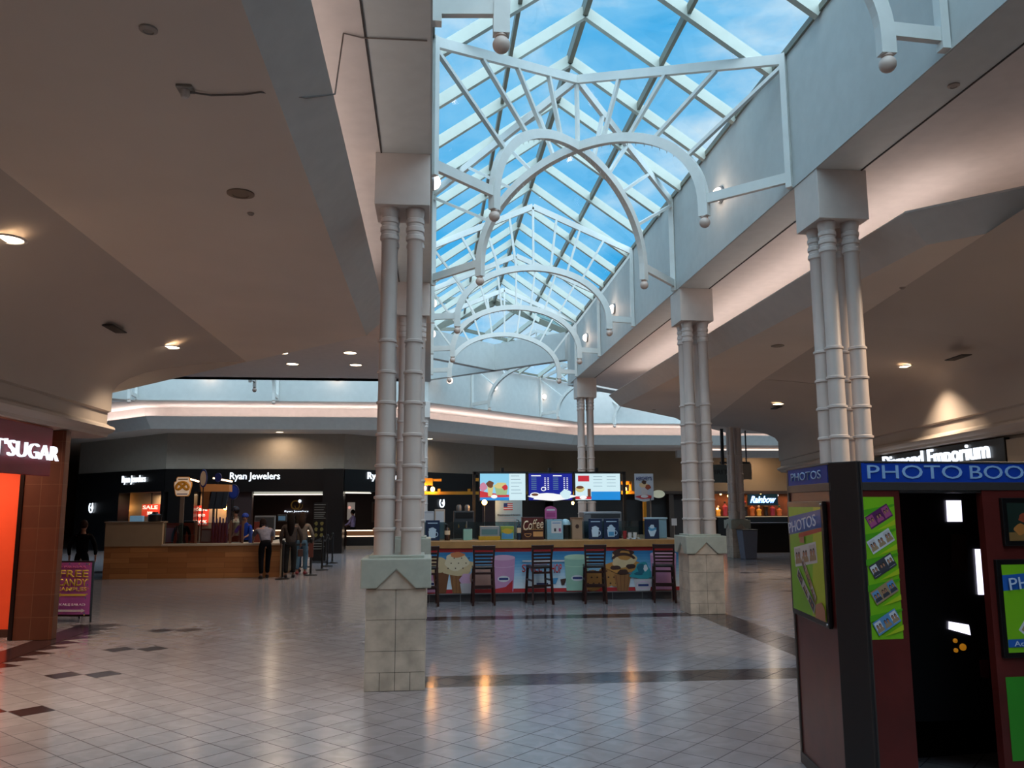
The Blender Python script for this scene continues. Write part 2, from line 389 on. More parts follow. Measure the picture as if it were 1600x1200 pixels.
t.build('floor_tile_inlay', darktile, fl)
t = MB(); t.prism([(-5.15, 4), (-4.75, 4), (-4.75, 13.2), (-5.15, 13.2)], .0002, .0011)
y = 4.2
while y < 13.0:
    t.prism([(-4.76, y), (-4.44, y+TD/2), (-4.76, y+TD)], .0002, .0011); y += TD
t.build('floor_border', darktile, fl)

# decks and lower ceilings
def wallslab(pts, z0, z1, th, m, name, closed=False, mat=None, **k):
    b = MB()
    for (a, c) in zip(pts, pts[1:]):
        fr = Frame(a, c); fbox(b, fr, -.001, fr.L+.001, z0, z1, -th, 0)
    return b.build(name, m, **k)
deckL = [(-24, -9), (-.53, -9), (-.53, 24.15), (-24, 24.15)]
deckR = [(4.64, -9), (26, -9), (26, 28.6), (9.1, 28.6), (5.3, 24.8), (4.64, 24.15)]
deckF = [(-24, 29.6), (-.3, 29.6), (6.7, 36.6), (26, 36.6), (26, 61), (-24, 61)]
b = MB(); b.prism(deckL, 5.33, 5.45); b.prism(deckR, 5.33, 5.45); b.prism(deckF, 5.33, 5.45)
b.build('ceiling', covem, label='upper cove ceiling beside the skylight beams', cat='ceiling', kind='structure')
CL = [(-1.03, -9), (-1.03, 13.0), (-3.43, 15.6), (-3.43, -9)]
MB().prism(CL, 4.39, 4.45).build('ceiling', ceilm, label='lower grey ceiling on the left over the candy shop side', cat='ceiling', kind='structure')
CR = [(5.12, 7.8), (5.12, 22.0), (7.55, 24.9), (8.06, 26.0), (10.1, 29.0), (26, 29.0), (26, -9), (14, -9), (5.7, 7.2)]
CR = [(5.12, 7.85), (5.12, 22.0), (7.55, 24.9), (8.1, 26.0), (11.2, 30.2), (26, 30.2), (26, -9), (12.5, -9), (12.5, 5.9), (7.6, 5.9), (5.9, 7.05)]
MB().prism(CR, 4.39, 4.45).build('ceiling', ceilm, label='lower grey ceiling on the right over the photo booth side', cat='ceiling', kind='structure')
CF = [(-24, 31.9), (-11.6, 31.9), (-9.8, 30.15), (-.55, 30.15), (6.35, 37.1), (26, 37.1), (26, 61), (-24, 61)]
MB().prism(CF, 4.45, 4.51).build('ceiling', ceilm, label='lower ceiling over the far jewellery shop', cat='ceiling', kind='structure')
# sloping soffit edges (fascias)
def fascia(pts, off, z0, z1, name='trim_1', **k):
    b = MB(); n = len(pts); bot = []; top = []
    for i, p in enumerate(pts):
        ns = []
        for a, c in ((i-1, i), (i, i+1)):
            if a >= 0 and c < n: ns.append(Frame(pts[a], pts[c]).n)
        nn = sum(ns, Vector((0, 0, 0))).normalized(); s = off/max(.5, nn.dot(ns[0]))
        bot.append(Vector((*p, z0))); top.append(Vector((p[0]+nn.x*s, p[1]+nn.y*s, z1)))
    th = Vector((0, 0, .04))
    for i in range(n-1):
        q = [bot[i], bot[i+1], top[i+1], top[i]]
        nrm = (q[1]-q[0]).cross(q[3]-q[0]).normalized()*.04
        vs = q+[v-nrm for v in q]; b.add(vs, [(0, 1, 2, 3), (7, 6, 5, 4), (0, 4, 5, 1), (1, 5, 6, 2), (2, 6, 7, 3), (3, 7, 4, 0)])
    return b.build(name, fasm, cat='soffit', kind='structure', **k)
fascia([(-1.03, -9), (-1.03, 13.0)], .3, 4.39, 4.68, label='grey soffit edge of the left ceiling beside the skylight')
fascia([(-1.03, 13.0), (-3.45, 15.6)], .1, 4.39, 4.68, name='trim_2', label='slanting far end of the left soffit edge')
fascia([(5.12, 22.0), (5.12, 7.85), (5.9, 7.05), (7.6, 5.9), (12.5, 5.9)], .3, 4.39, 4.68, name='trim_3', label='grey soffit edge of the right ceiling beside the skylight')
fascia([(11.2, 30.2), (8.1, 26.0), (7.55, 24.9), (5.12, 22.0)], .05, 4.39, 4.66, name='trim_4', label='diagonal far end of the right soffit edge')
fascia([(-13.5, 33.6), (-9.8, 30.15), (-.55, 30.15), (6.35, 37.1), (26, 37.1)], .3, 4.45, 4.86, name='trim_5', label='grey soffit edge of the far ceiling')

# skylight beams with clerestory faces
def beamwall(name, pts, label, th=.5, z0=ZB, z1=ZE, m=cwall):
    b = MB()
    for a, c in zip(pts, pts[1:]):
        fr = Frame(a, c); fbox(b, fr, 0, fr.L, z0, z1, -th, 0)
        fbox(b, fr, 0, fr.L, z0+.004, z0+.05, 0, .012)
    return b.build(name, m, label=label, cat='wall', kind='structure')
beamwall('wall_left', [(XL, -9), (XL, 24.15)], 'white clerestory beam on the left of the long skylight')
beamwall('wall_right', [(XR, 24.15), (XR, -9)], 'white clerestory beam on the right of the long skylight')
beamwall('wall_far', [(-10.2, 29.1), (-.1, 29.1), (6.9, 36.1), (26, 36.1)], 'pale blue lit clerestory wall of the far cross hall')
beamwall('wall_far', [(-13, 26.3), (-10.2, 29.1)], 'clerestory wall bending away at the far left')
beamwall('wall_near', [(-.53, 24.15), (-24, 24.15)], 'near clerestory wall of the left cross hall')
beamwall('wall_near', [(26, 29.1), (8.6, 29.1), (4.14, 24.65)], 'near clerestory wall of the right cross hall')
b = MB(); b.box(-.545, -.53, -9, 24.1, 5.322, 5.3299); b.box(4.64, 4.655, -9, 24.1, 5.322, 5.3299); b.build('trim_14', M('shadow_joint', '#3a3230', .8), label='thin dark joint where the beams meet the cove ceiling', cat='trim', kind='structure')
# crossing beams in V
def vbeam(a, c, lab):
    b = MB(); fr = Frame(a, c); fbox(b, fr, 0, fr.L, 6.12, ZE, -.12, .12); b.build('trim_6', cwall, label=lab, cat='beam', kind='structure')
vbeam((XL, 24.65), (CX, YC), 'boxed cross beam from the left wall to the skylight crossing')
vbeam((CX, YC), (XR, 24.65), 'boxed cross beam from the right wall to the skylight crossing')
vbeam((-.1, 29.05), (CX, YC), 'boxed cross beam from the far wall to the skylight crossing')

# glass roofs ------------------------------------------------------
def gable(name, label, O, ax, sd, hw, t0, t1, step, clip0=0., clip1=0.):
    # O centre at t=0, ax axis direction, sd side direction; clip: the end recedes toward the ridge by clip*(distance from eave)
    root = thing(name, label, 'skylight', (O[0], O[1], ZE), kind='structure'); ax = Vector((*ax, 0)); sd = Vector((*sd, 0)); O = Vector((*O, 0))
    def P(t, s, z): return O + ax*t + sd*s + Vector((0, 0, z))
    g = MB()
    for sg in (-1, 1):
        vs = [P(t0, sg*hw, ZE+.09), P(t1, sg*hw, ZE+.09), P(t1+clip1*hw, 0, ZR+.09), P(t0-clip0*hw, 0, ZR+.09)]
        g.add(vs, [(0, 1, 2, 3)])
    g.build('pane', skyglass, root)
    t = t0
    while t <= t1+clip1*hw+.01:
        for sg in (-1, 1):
            s0 = 0 if True else 0; e = hw
            if t > t1: e = hw - (t-t1)/max(clip1, 1e-6)
            if e > .15:
                zz = ZR-(ZR-ZE)*e/hw
                MB().beam(P(t, sg*e, zz), P(t, 0, ZR), .085, .15).build('rafter', rafter_m, root)
        t += step
    b = MB(); b.beam(P(t0-clip0*hw, 0, ZR+.03), P(t1+clip1*hw, 0, ZR+.03), .07, .2); b.build('ridge_beam', purl_m, root)
    for sg in (-1, 1):
        e = hw*.5; zz = (ZR+ZE)/2
        MB().beam(P(t0-clip0*e, sg*e, zz+.02), P(t1+clip1*e, sg*e, zz+.02), .05, .12).build('purlin', purl_m, root)
        MB().beam(P(t0, sg*hw, ZE+.03), P(t1, sg*hw, ZE+.03), .06, .08).build('eave_beam', purl_m, root)
    return root
HW = (XR-XL)/2
gable('window_1', 'long gabled glass skylight over the main hall', (CX, 0), (0, 1), (1, 0), HW, -8.35, 24.65, 1.25, 0, 1.0)
hw2 = 2.4
gable('window_2', 'gabled glass skylight over the left cross hall', (XL, YC), (-1, 0), (0, 1), 2.2, 0, 24, 1.3, 1.0, 0)
dg_ = 1/math.sqrt(2)
gable('window_3', 'gabled glass skylight running off diagonally at the far right', (CX, YC), (dg_, dg_), (dg_, -dg_), 2.98, 0, 9.4, 1.25)
b = MB(); b.prism([(6.9, 29.1), (26, 29.1), (26, 36.1), (8.7, 33.5)], ZE+.6, ZE+.62); b.build('window_4', skyglass, label='flat glass roof at the far right of the cross hall', cat='skylight', kind='structure')
b = MB()
for a, c in (((XL, 24.65), (CX, YC)), ((CX, YC), (XR, 24.65)), ((-.1, 29.05), (CX, YC))):
    za, zc = (ZE, ZR) if c == (CX, YC) else (ZR, ZE)
    b.beam((*a, za), (*c, zc), .12, .18)
b.build('trim_7', purl_m, label='valley bars where the glass roofs meet', cat='skylight frame', kind='structure')

# outer walls and roof so that daylight enters through the glass only
b = MB(); b.box(-24.2, -24, -9, 61, 0, 5.45); b.build('wall_left', bulk, label='outer wall far to the left', cat='wall', kind='structure')
b = MB(); b.box(26, 26.2, -9, 61, 0, 5.45); b.build('wall_right', bulk, label='outer wall far to the right', cat='wall', kind='structure')
b = MB(); b.box(-24, 26, -9.2, -9, 0, 8.6); b.build('wall_back', bulk, label='wall behind the camera', cat='wall', kind='structure')
b = MB(); b.box(-24, 26, 61, 61.2, 0, 5.45); b.build('wall_far', bulk, label='outer wall beyond the far shops', cat='wall', kind='structure')
b = MB(); b.box(26, 26.2, 28, 37, 5.3, 8); b.box(-24.2, -24, 24, 30, 5.3, 8.6); b.build('wall_far', bulk, label='end walls of the cross hall skylights', cat='wall', kind='structure')

wallslab([(-14.4, 34.9), (-10.4, 31.25), (-1.0, 31.25), (5.9, 38.2), (26, 38.2)], 4.52, 5.33, .05, covem, 'wall_far', label='white back of the far light cove', cat='wall', kind='structure')
# cove tube lights lying hidden on the soffit ledges
def cove(p, q, power, w=.06, col='#ffefe8'):
    p, q = Vector(p), Vector(q); d = q-p; a = math.atan2(d.y, d.x)
    area('cove_light', (p+q)/2, d.length, w, power, col, (PI, 0, -a) if False else (PI, 0, a))
CP = 4.6
cove((-1.5, -4, 4.62), (-1.5, 12.6, 4.62), CP*17)
cove((5.62, 8.0, 4.62), (5.62, 21.6, 4.62), CP*13.5)
cove((6.3, 7.1, 4.62), (12, 6.4, 4.62), CP*6)
cove((6.3, 22.6, 4.62), (9.6, 27.0, 4.62), CP*3)
cove((-9.6, 30.6, 4.8), (-.8, 30.6, 4.8), CP*13, col='#fff2ee')
cove((-.4, 30.9, 4.8), (6.2, 37.5, 4.8), CP*13, col='#fff2ee')
cove((6.6, 37.6, 4.8), (18, 37.6, 4.8), CP*14, col='#fff2ee')
cove((-12.9, 33.35, 4.8), (-10.0, 30.7, 4.8), CP*6, col='#fff2ee')

# ------------------------------------------------------------------ columns
def shaft_mesh(cx, cy, n=22):
    p = [(.098, 1.24), (.098, 1.30)]
    rings = [1.50, 1.81, 2.12, 2.43, 2.75, 3.06, 3.38]
    r = .096
    for i, z in enumerate(rings):
        r = .096-.0022*i
        p += [(r, z-.022), (r+.014, z-.016), (r+.014, z+.006), (r-.001, z+.014)]
    p += [(.079, 3.42), (.078, 4.42)]
    for z in (4.46, 4.55, 4.64): p += [(.084, z-.03), (.094, z-.02), (.094, z+.02), (.084, z+.03)]
    p += [(.09, 4.70), (.096, 4.74), (.096, 4.775)]
    b = MB(); b.lathe(p, (cx, cy, 0), n); return b
def make_column(label):
    r = thing('column', label, 'column', group='clustered columns under the skylight beams')
    w = .56
    b = MB(); b.box(-.279, .279, -.279, .279, .002, .92, 1)
    rows = [(.004, .168, 4), (.172, .362, 2), (.366, .650, 2), (.654, .935, 2)]
    for z0, z1, n in rows:
        s = .574/n
        for i in range(n):
            for j in range(n):
                if 0 < i < n-1 and 0 < j < n-1: continue
                g = .0025; b.box(-.287+i*s+g, -.287+(i+1)*s-g, -.287+j*s+g, -.287+(j+1)*s-g, z0, z1, 0)
    b.build('pedestal', [stone, grout], r)
    # precast cap: four sides notched by a triangle of stone
    b = MB(); b.box(-.2404, .2404, -.2404, .2404, 1.13, 1.224)
    for k in range(4):
        R = Matrix.Rotation(k*PI/2, 3, 'Z'); q2 = .335 if k % 2 == 0 else .2405
        prof = [(-q2, .945), (-.185, .945), (0, 1.12), (.185, .945), (q2, .945), (q2, 1.225), (-q2, 1.225)]; n = 7
        vs = [R @ Vector((x, y, z)) for y in (-.335, -.2405) for x, z in prof]
        b.add(vs, [tuple(range(n)), tuple(range(n, 2*n))[::-1]]+[(i, i+n, (i+1) % n+n, (i+1) % n) for i in range(n)])
    b.build('pedestal_cap', precast, r, bevel=.012)
    b = MB()
    for k in range(4):
        R = Matrix.Rotation(k*PI/2, 3, 'Z'); b.add([R @ Vector(v) for v in ((-.19, -.30, .937), (.19, -.30, .937), (0, -.30, 1.127), (-.19, -.2, .937), (.19, -.2, .937), (0, -.2, 1.127))], [(0, 1, 2), (5, 4, 3), (0, 3, 4, 1), (1, 4, 5, 2), (2, 5, 3, 0)])
    b.build('gable_tile', stone, r)
    MB().box(-.265, .265, -.265, .265, 1.223, 1.252).build('plinth', precast, r, bevel=.006)
    for sx in (-1, 1):
        for sy in (-1, 1): shaft_mesh(sx*.132, sy*.132).build('shaft', cream, r)
    b = MB(); b.box(-.281, .281, -.281, .281, 4.775, 5.33); b.build('capital', capm, r, bevel=.004)
    return r
cols = [(-.315, 8.465, 'clustered white column in front, left of the ice cream bar stools'),
        (4.42, 8.465, 'clustered white column rising behind the photo booth'),
        (-.315, 13.46, 'clustered column hidden behind the front left column, beside the stools'),
        (4.42, 13.46, 'clustered column at the right end of the ice cream bar'),
        (4.42, 23.35, 'slim far column rising behind the menu screens'),
        (10.16, 27.0, 'distant clustered column next to the grey bin'),
        (-.31, 29.1, 'distant column seen past the right edge of the front left column')]
c0 = make_column(cols[0][2])
for i, (x, y, lab) in enumerate(cols):
    c = c0 if i == 0 else copy_tree(c0); c['label'] = lab; c.location = (x, y, 0)

# ------------------------------------------------------------------ trusses
def truss(A, B, a, apex, label, dia=False, zc=7.84, half=False):
    A, B = Vector((*A, 0)), Vector((*B, 0)); mid = (A+B)/2; L = (B-A).length/2; u = (B-A).normalized(); n = u.cross(Vector((0, 0, 1)))
    r = thing('roof_truss', label, 'truss', (mid.x, mid.y, 5.2), group='arched trusses across the skylight')
    def P(s, z): return mid + u*s + Vector((0, 0, z))
    zb = 5.30
    for sg in (-1, 1):
        MB().beam(P(sg*(L-.045), 5.345), P(sg*(L-.045), ZE+.02), .07, .09, n).build('post', truss_m, r)
        MB().beam(P(sg*(L-.02), ZE-.05), P(0, zc), .06, .12).build('top_chord', truss_m, r)
        MB().beam(P(sg*(L-.02), 5.47), P(sg*a*.985, 5.50), .06, .12).build('bracket', truss_m, r)
        MB().ball(P(sg*a, 5.20), .068, 18, 12).build('ball_finial', ballm, r)
        MB().lathe([(.03, 0), (.045, .01), (.045, .03), (.03, .04)], P(sg*a, 5.255), 14).build('collar', ballm, r)
    pts = []
    for i in range(41):
        th = PI*i/40; pts.append(P(-a*math.cos(th), 5.42+(apex-5.42)*math.sin(th)**.92 if 0 < i < 40 else 5.42))
    pts = [P(-a, zb-.02)]+pts+[P(a, zb-.02)]
    MB().sweep(pts, n, .09, .125).build('arch', truss_m, r)
    for t_, c in ((0, 0), (.24, .23), (.48, .45), (.72, .65), (1., .89)):
        for sg in ((-1, 1) if t_ else (1,)):
            s1 = sg*c*a; z1 = 5.42+(apex-5.42)*math.sqrt(1-c*c)**.92+.04; s0 = sg*t_*(L-.06); z0 = zc-(zc-ZE+.05)*t_-.05 if t_ < 1 else ZE-.12
            MB().beam(P(s0, z0), P(s1, z1), .045, .055, n).build('strut', truss_m, r)
    # row of tiny string-light hooks under the arch
    pts = []
    for i in range(16, 66):
        th = PI*i/81; q = P(-a*math.cos(th), 5.42+(apex-5.42)*math.sin(th)**.92-.058); pts += [q, q+Vector((0, 0, -.004)), q+n*.004+Vector((0, 0, -.05)), q+n*.008+Vector((0, 0, -.004))] if i % 2 else [q]
    MB().tube(pts, .004, 4).build('string_light_wire', truss_m, r)
    return r
for y, lab in ((5.85, 'nearest roof truss at the top edge, only its ball tips hanging into view'), (16.28, 'plain arched roof truss just beyond the crossed pair'), (19.7, 'second plain arched roof truss beyond the crossed pair'), (22.95, 'farthest arched roof truss of the long skylight')):
    truss((XL, y), (XR, y), 1.55, 6.53, lab)
LX = math.hypot(XR-XL, 13.45-8.75)/2
truss((XL, 8.75), (XR, 13.45), LX*.63, 6.80, 'crossed diagonal roof truss from front left to back right')
truss((XR, 8.75), (XL, 13.45), LX*.63, 6.80, 'crossed diagonal roof truss from front right to back left')
truss((-10.0, 24.65), (-10.0, 29.1), 1.55, 6.53, 'roof truss at the far left of the cross hall')
truss((-5.3, 24.65), (-5.3, 29.1), 1.55, 6.53, 'roof truss over the pretzel stand in the cross hall')
for k, lab in ((1.6, 'first arched truss of the diagonal far skylight'), (4.6, 'second arched truss of the diagonal far skylight'), (7.6, 'last arched truss of the diagonal far skylight')):
    truss((XR+.1+k, 24.65+k), (-.1+k, 29.1+k), 2.2, 6.7, lab)

# round sconces on the clerestory walls
def sconce(p, n, label):
    r = thing('wall_sconce', label, 'wall lamp', p, group='round glowing sconces high on the clerestory'); n = Vector(n); R = n.to_track_quat('Z', 'Y').to_matrix()
    MB().lathe([(.12, 0), (.125, .02), (.12, .04)], p, 20, R).build('backplate', chrome, r)
    MB().lathe([(.108, .035), (.104, .06), (.084, .095), (.048, .122), (.001, .132)], p, 20, R).build('diffuser', sconce_m, r)
    point('lamp', Vector(p)+n*.26, 5, '#ffdcc0', .08, r)
for x, y, lab in ((1127, 298, 'nearest glowing sconce on the right clerestory wall'), (960, 482, 'middle glowing sconce on the right clerestory wall'), (918, 523, 'farthest glowing sconce on the right clerestory wall')):
    q = px(x, y, 'X', XR); sconce((XR, q.y, 6.15), (-1, 0, 0), lab)
for yy, lab in ((10.96, 'nearest sconce on the left clerestory wall, half hidden by its edge'), (17.9, 'middle sconce on the left clerestory wall'), (21.2, 'farthest sconce on the left clerestory wall')):
    sconce((XL, yy, 6.15), (1, 0, 0), lab)
sconce(tuple(px(703, 595, 'Y', 29.1)), (0, -1, 0), 'sconce on the far wall just right of the front left column')
frd = Frame((-.1, 29.1), (6.9, 36.1))
for x, y, lab in ((772, 606, 'sconce on the diagonal far wall, left one'), (849, 620, 'sconce on the diagonal far wall, right one')):
    u, v = frd.uv(x, y); sconce(tuple(frd.pt(u, v)), frd.n, lab)
for x, lab in ((328, 'sconce cut off by the ceiling edge at the left'), (527, 'sconce cut off by the ceiling edge near the front column')):
    q = px(x, 589, 'Y', 29.1); sconce((q.x, 29.1, 6.2), (0, -1, 0), lab)

# ------------------------------------------------------------------ bulkheads and side walls
def bulkhead(name, fr, prof, label, m=bulk, mitre=0, **k):
    b = MB(); n = len(prof); vs = [fr.pt(u+(mitre*max(0, d) if u and z > 3.2 else 0), z, d) for u in (0, fr.L) for d, z in prof]
    b.add(vs, [(i, i+1, n+i+1, n+i) for i in range(n-1)], 0, True); b.add(vs, [tuple(range(n)), tuple(range(n, 2*n))[::-1]]); return b.build(name, m, label=label, cat='wall', kind='structure', **k)
LOW = [(0, 3.17), (-.05, 3.15), (-.05, 2.98), (.0, 2.95), (.06, 2.93), (.08, 2.89), (.05, 2.85), (-.02, 2.82), (-.04, 2.78), (-.2, 2.76), (-.8, 2.76)]
CVL = [(1.45, 4.395), (1.1, 4.27), (.75, 4.12), (.5, 3.99), (.3, 3.86), (.15, 3.73), (.05, 3.6), (0, 3.46)]
CVR = [(2.4, 4.389), (1.8, 4.34), (1.2, 4.26), (.7, 4.16), (.35, 4.06), (.1, 3.94), (0, 3.8)]
prof = [(-.8, 4.40)]+CVL+LOW; profR = [(-.8, 4.386)]+CVR+LOW
frL = Frame((-4.88, -6), (-4.88, 13.15))
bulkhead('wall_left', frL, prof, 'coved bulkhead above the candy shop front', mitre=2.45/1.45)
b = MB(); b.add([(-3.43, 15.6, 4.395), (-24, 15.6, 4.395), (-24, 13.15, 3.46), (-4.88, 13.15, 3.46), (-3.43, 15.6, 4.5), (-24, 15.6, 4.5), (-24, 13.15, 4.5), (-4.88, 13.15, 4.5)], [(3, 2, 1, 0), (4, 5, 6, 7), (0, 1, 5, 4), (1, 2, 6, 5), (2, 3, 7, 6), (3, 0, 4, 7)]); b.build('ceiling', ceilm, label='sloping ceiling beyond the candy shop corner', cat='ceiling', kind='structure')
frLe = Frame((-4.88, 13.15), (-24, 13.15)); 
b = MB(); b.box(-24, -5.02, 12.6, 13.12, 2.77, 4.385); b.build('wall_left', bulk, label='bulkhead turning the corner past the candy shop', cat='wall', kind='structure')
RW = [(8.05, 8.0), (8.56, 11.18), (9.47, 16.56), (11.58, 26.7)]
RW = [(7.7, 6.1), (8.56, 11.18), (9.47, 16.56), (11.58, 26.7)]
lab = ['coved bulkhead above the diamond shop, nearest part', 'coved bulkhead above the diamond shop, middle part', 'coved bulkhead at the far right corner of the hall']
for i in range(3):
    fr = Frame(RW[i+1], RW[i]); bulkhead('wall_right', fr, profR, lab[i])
# wall under the right bulkhead
rwm = M('right_wall_panel', '#8d7f70', .6, noise=2, amt=.08)
b = MB()
for i in range(3):
    fr = Frame(RW[i+1], RW[i]); fbox(b, fr, 0, fr.L, 0, 2.8, -.5, -.22)
b.build('wall_right', rwm, label='tan panelled wall under the right bulkhead', cat='wall', kind='structure')
# Diamond Emporium sign
fr = Frame(RW[2], RW[1])
frs = Frame(RW[2], RW[1])
sg_ = thing('shop_sign', 'black diamond shop sign with white lit letters above the photo booth', 'sign', tuple(fr.pt(2, 2.2)))
a0 = fr.uv(1370, 705); a1 = fr.uv(1556, 690)
lit = M('lit_letters', '#ffffff', .5, emit=1.35, ecol='#e6f2ff')
b = MB(); fbox(b, fr, a0[0]-.6, a1[0], 2.16, 2.74, -.21, -.12); b.build('panel', black, sg_, bevel=.006)
t0 = fr.uv(1372, 720)[0]; t1 = fr.uv(1535, 700)[0]
vT_, vB_ = fr.uv(1498, 695, -.1)[1], fr.uv(1498, 729, -.1)[1]
text('Diamond Emporium', fr, t0, t1, vB_, vT_, lit, sg_, d=-.115, ext=.03, bold=.015)
b = MB(); fbox(b, fr, a1[0]+.02, fr.L, 2.2, 2.7, -.22, -.14); b.build('trim_8', M('tan_panel', '#9a8a78', .6), label='tan wall panel right of the diamond shop sign', cat='wall panel', kind='structure')

# ------------------------------------------------------------------ candy shop (left)
store = M('candy_wall', '#ff6236', .6)
b = MB(); b.box(-9.5, -5.47, 12.12, 12.3, 0, 2.8); b.build('wall_shop', store, label='bright orange wall inside the candy shop', cat='wall', kind='structure')
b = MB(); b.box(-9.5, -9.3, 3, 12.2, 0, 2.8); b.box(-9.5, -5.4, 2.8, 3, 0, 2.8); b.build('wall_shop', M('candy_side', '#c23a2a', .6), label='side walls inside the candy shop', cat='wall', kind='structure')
b = MB(); b.box(-9.5, -4.96, 2.8, 12.2, 2.78, 2.84); b.build('ceiling', M('shop_ceiling', '#6b5248', .7), label='ceiling inside the candy shop', cat='ceiling', kind='structure')
b = MB(); b.box(-5.5, -4.95, 2.8, 8.6, 0, 2.78); b.build('wall_left', M('shop_mullion', '#2a1712', .4), label='dark shop front before the candy shop entrance', cat='wall', kind='structure')
b = MB(); b.box(-9.5, -5.47, 12.07, 12.12, .0, .1); b.build('baseboard_shop', M('dark_base', '#3d2a22', .5), label='dark skirting under the orange wall', cat='skirting', kind='structure')
brick = brick_mat('pillar_brick', '#6a3a22', '#5a301a', '#74543c', .235, .29)
pr = thing('brick_pillar', 'brown tiled pillar at the corner of the candy shop', 'pillar', (-5.18, 12.45, 0))
PF = px(81, 985, 'X', -4.93).y; PB = px(101, 820, 'X', -4.93).y
MB().box(-5.42, -4.93, PF, PB, .002, 2.758).build('shaft', brick, pr, bevel=.004)
MB().box(-5.475, -5.425, PF-.01, PF+.06, .002, 2.75).build('edge_strip', black, pr)
fr = Frame((-4.97, 8.0), (-4.97, 12.0))
sg_ = thing('shop_sign', 'crimson candy shop sign with white lit letters', 'sign', (-4.97, 10, 2.12))
b = MB(); fbox(b, fr, .3, 3.46, 2.125, 2.75, -.06, .0); b.build('panel', M('crimson', '#7c0c2a', .5), sg_, bevel=.005)
text("IT'SUGAR", fr, 1.80, 3.54, 2.325, 2.52, lit, sg_, d=.03, ext=.035, bold=-.012)
b = MB()
for k in range(5): fbox(b, fr, 2.1+.3*k, 2.12+.3*k, 2.4, 2.43, 0, .03)
b.build('standoff', chrome, sg_)
area('shop_light', (-6.6, 11.3, 2.7), 2.2, .5, 85, '#ffc8a8', (-.35, 0, 0))
area('shop_light', (-7, 8, 2.7), 2, 2, 25, '#ff8a5a')

# A-frame board
fr = Frame((-5.95, 13.62), (-5.12, 13.52))
af = thing('sandwich_board', 'magenta sandwich board offering free candy samples beside the pillar', 'sign board', (-5.5, 13.6, 0))
b = MB()
for u, w_ in ((-.03, .03), (.86, .785)): b.beam(fr.pt(u, .0, .04), fr.pt(w_, .9, -.08), .03, .03)
b.beam(fr.pt(.03, .89, -.08), fr.pt(.785, .89, -.08), .03, .03); b.beam(fr.pt(-.02, .1, .03), fr.pt(.85, .1, .03), .03, .03); b.build('frame', black, af)
b = MB()
for u in (.02, .45): b.beam(fr.pt(u, .0, -.42), fr.pt(u, .88, -.1), .03, .03)
b.beam(fr.pt(.0, .3, -.34), fr.pt(.5, .3, -.34), .025, .025); b.build('rear_frame', black, af)
mg = M('magenta_print', '#a85aa4', .5); yl = M('yellow_print', '#dcc850', .5); wh = M('white_print', '#dcdce0', .5); pk = M('pink_print', '#d86aa0', .5)
MB().add([fr.pt(-.01, .1, .045), fr.pt(.84, .1, .045), fr.pt(.775, .88, -.058), fr.pt(.04, .88, -.058), fr.pt(-.01, .1, .03), fr.pt(.84, .1, .03), fr.pt(.775, .88, -.073), fr.pt(.04, .88, -.073)], [(0, 1, 2, 3), (7, 6, 5, 4), (0, 4, 5, 1), (1, 5, 6, 2), (2, 6, 7, 3), (3, 7, 4, 0)]).build('poster', mg, af)
for s, u0, u1, v0, v1, m in (("IT'SUGAR", .31, .70, .80, .83, pk), ('FREE', .30, .75, .66, .77, yl), ('CANDY', .29, .75, .53, .64, yl), ('SAMPLES', .30, .75, .455, .515, yl), ('KALE SALAD', .36, .76, .24, .275, wh)):
    text(s, fr, u0, u1, v0, v1, m, af, d=.064-.132*(v0+.02)+.0, ext=.004, bold=.02)
a = Art(fr, .03, 0)
def arrow(u0, u1, v, h, m, right):
    s = 1 if right else -1; A_, B_ = (u0, u1) if right else (u1, u0)
    pts = [(A_, v-h/2), (B_-s*.06, v-h/2), (B_-s*.06, v-h), (B_, v), (B_-s*.06, v+h), (B_-s*.06, v+h/2), (A_, v+h/2)]
    mm = a.mi(m); a.mb.add([fr.pt(x, y, .058-.132*y+.006) for x, y in pts], [tuple(range(7))], mm)
arrow(.30, .75, .40, .03, yl, False); arrow(.34, .77, .17, .03, wh, True)
rd = random.Random(3)
for k in range(26):
    u, v = rd.choice([(rd.uniform(.03, .8), rd.uniform(.11, .14)), (rd.uniform(.745, .77), rd.uniform(.1, .86)), (rd.uniform(.03, .8), rd.uniform(.845, .87))])
    mm = a.mi([pk, yl, M('teal_print', '#3a8aa0', .5)][k % 3]); a.mb.add([fr.pt(u+.012*math.cos(i), v+.012*math.sin(i), .058-.132*v+.005) for i in range(6)], [tuple(range(6))], mm)
a.build('print', af)

# ------------------------------------------------------------------ ceiling fittings
def downlight(p, label, r=.11, power=14, col='#ffe4c4', spread=2.9):
    root = thing('downlight', label, 'ceiling lamp', p, group='round recessed ceiling lamps')
    MB().lathe([(r, 0), (r+.03, 0), (r+.03, -.008), (r, -.012), (r-.004, 0)], p, 24).build('trim_ring', white, root)
    MB().lathe([(.001, -.003), (r, -.003), (r, 0)], p, 24).build('lens', lampm, root)
    area('lamp', Vector(p)+Vector((0, 0, -.03)), r*1.6, r*1.6, power*3.6, col, (0, 0, 0), root, 'DISK', spread)
def pz(x, y, z): q = px(x, y, 'Z', z); return (q.x, q.y, z)
def on_left_cove(x, y):                # where the line of sight meets the sloping cove above the candy shop
    C = CVL[::-1]; z = 4.2
    for _ in range(60):
        q = px(x, y, 'Z', z); d = q.x+4.88
        zz = C[0][1] if d < 0 else 4.39
        for (d0, z0), (d1, z1) in zip(C, C[1:]):
            if d0 <= d < d1: zz = z0+(z1-z0)*(d-d0)/(d1-d0)
        z = z*.6+zz*.4
    return px(x, y, 'Z', z-.012)
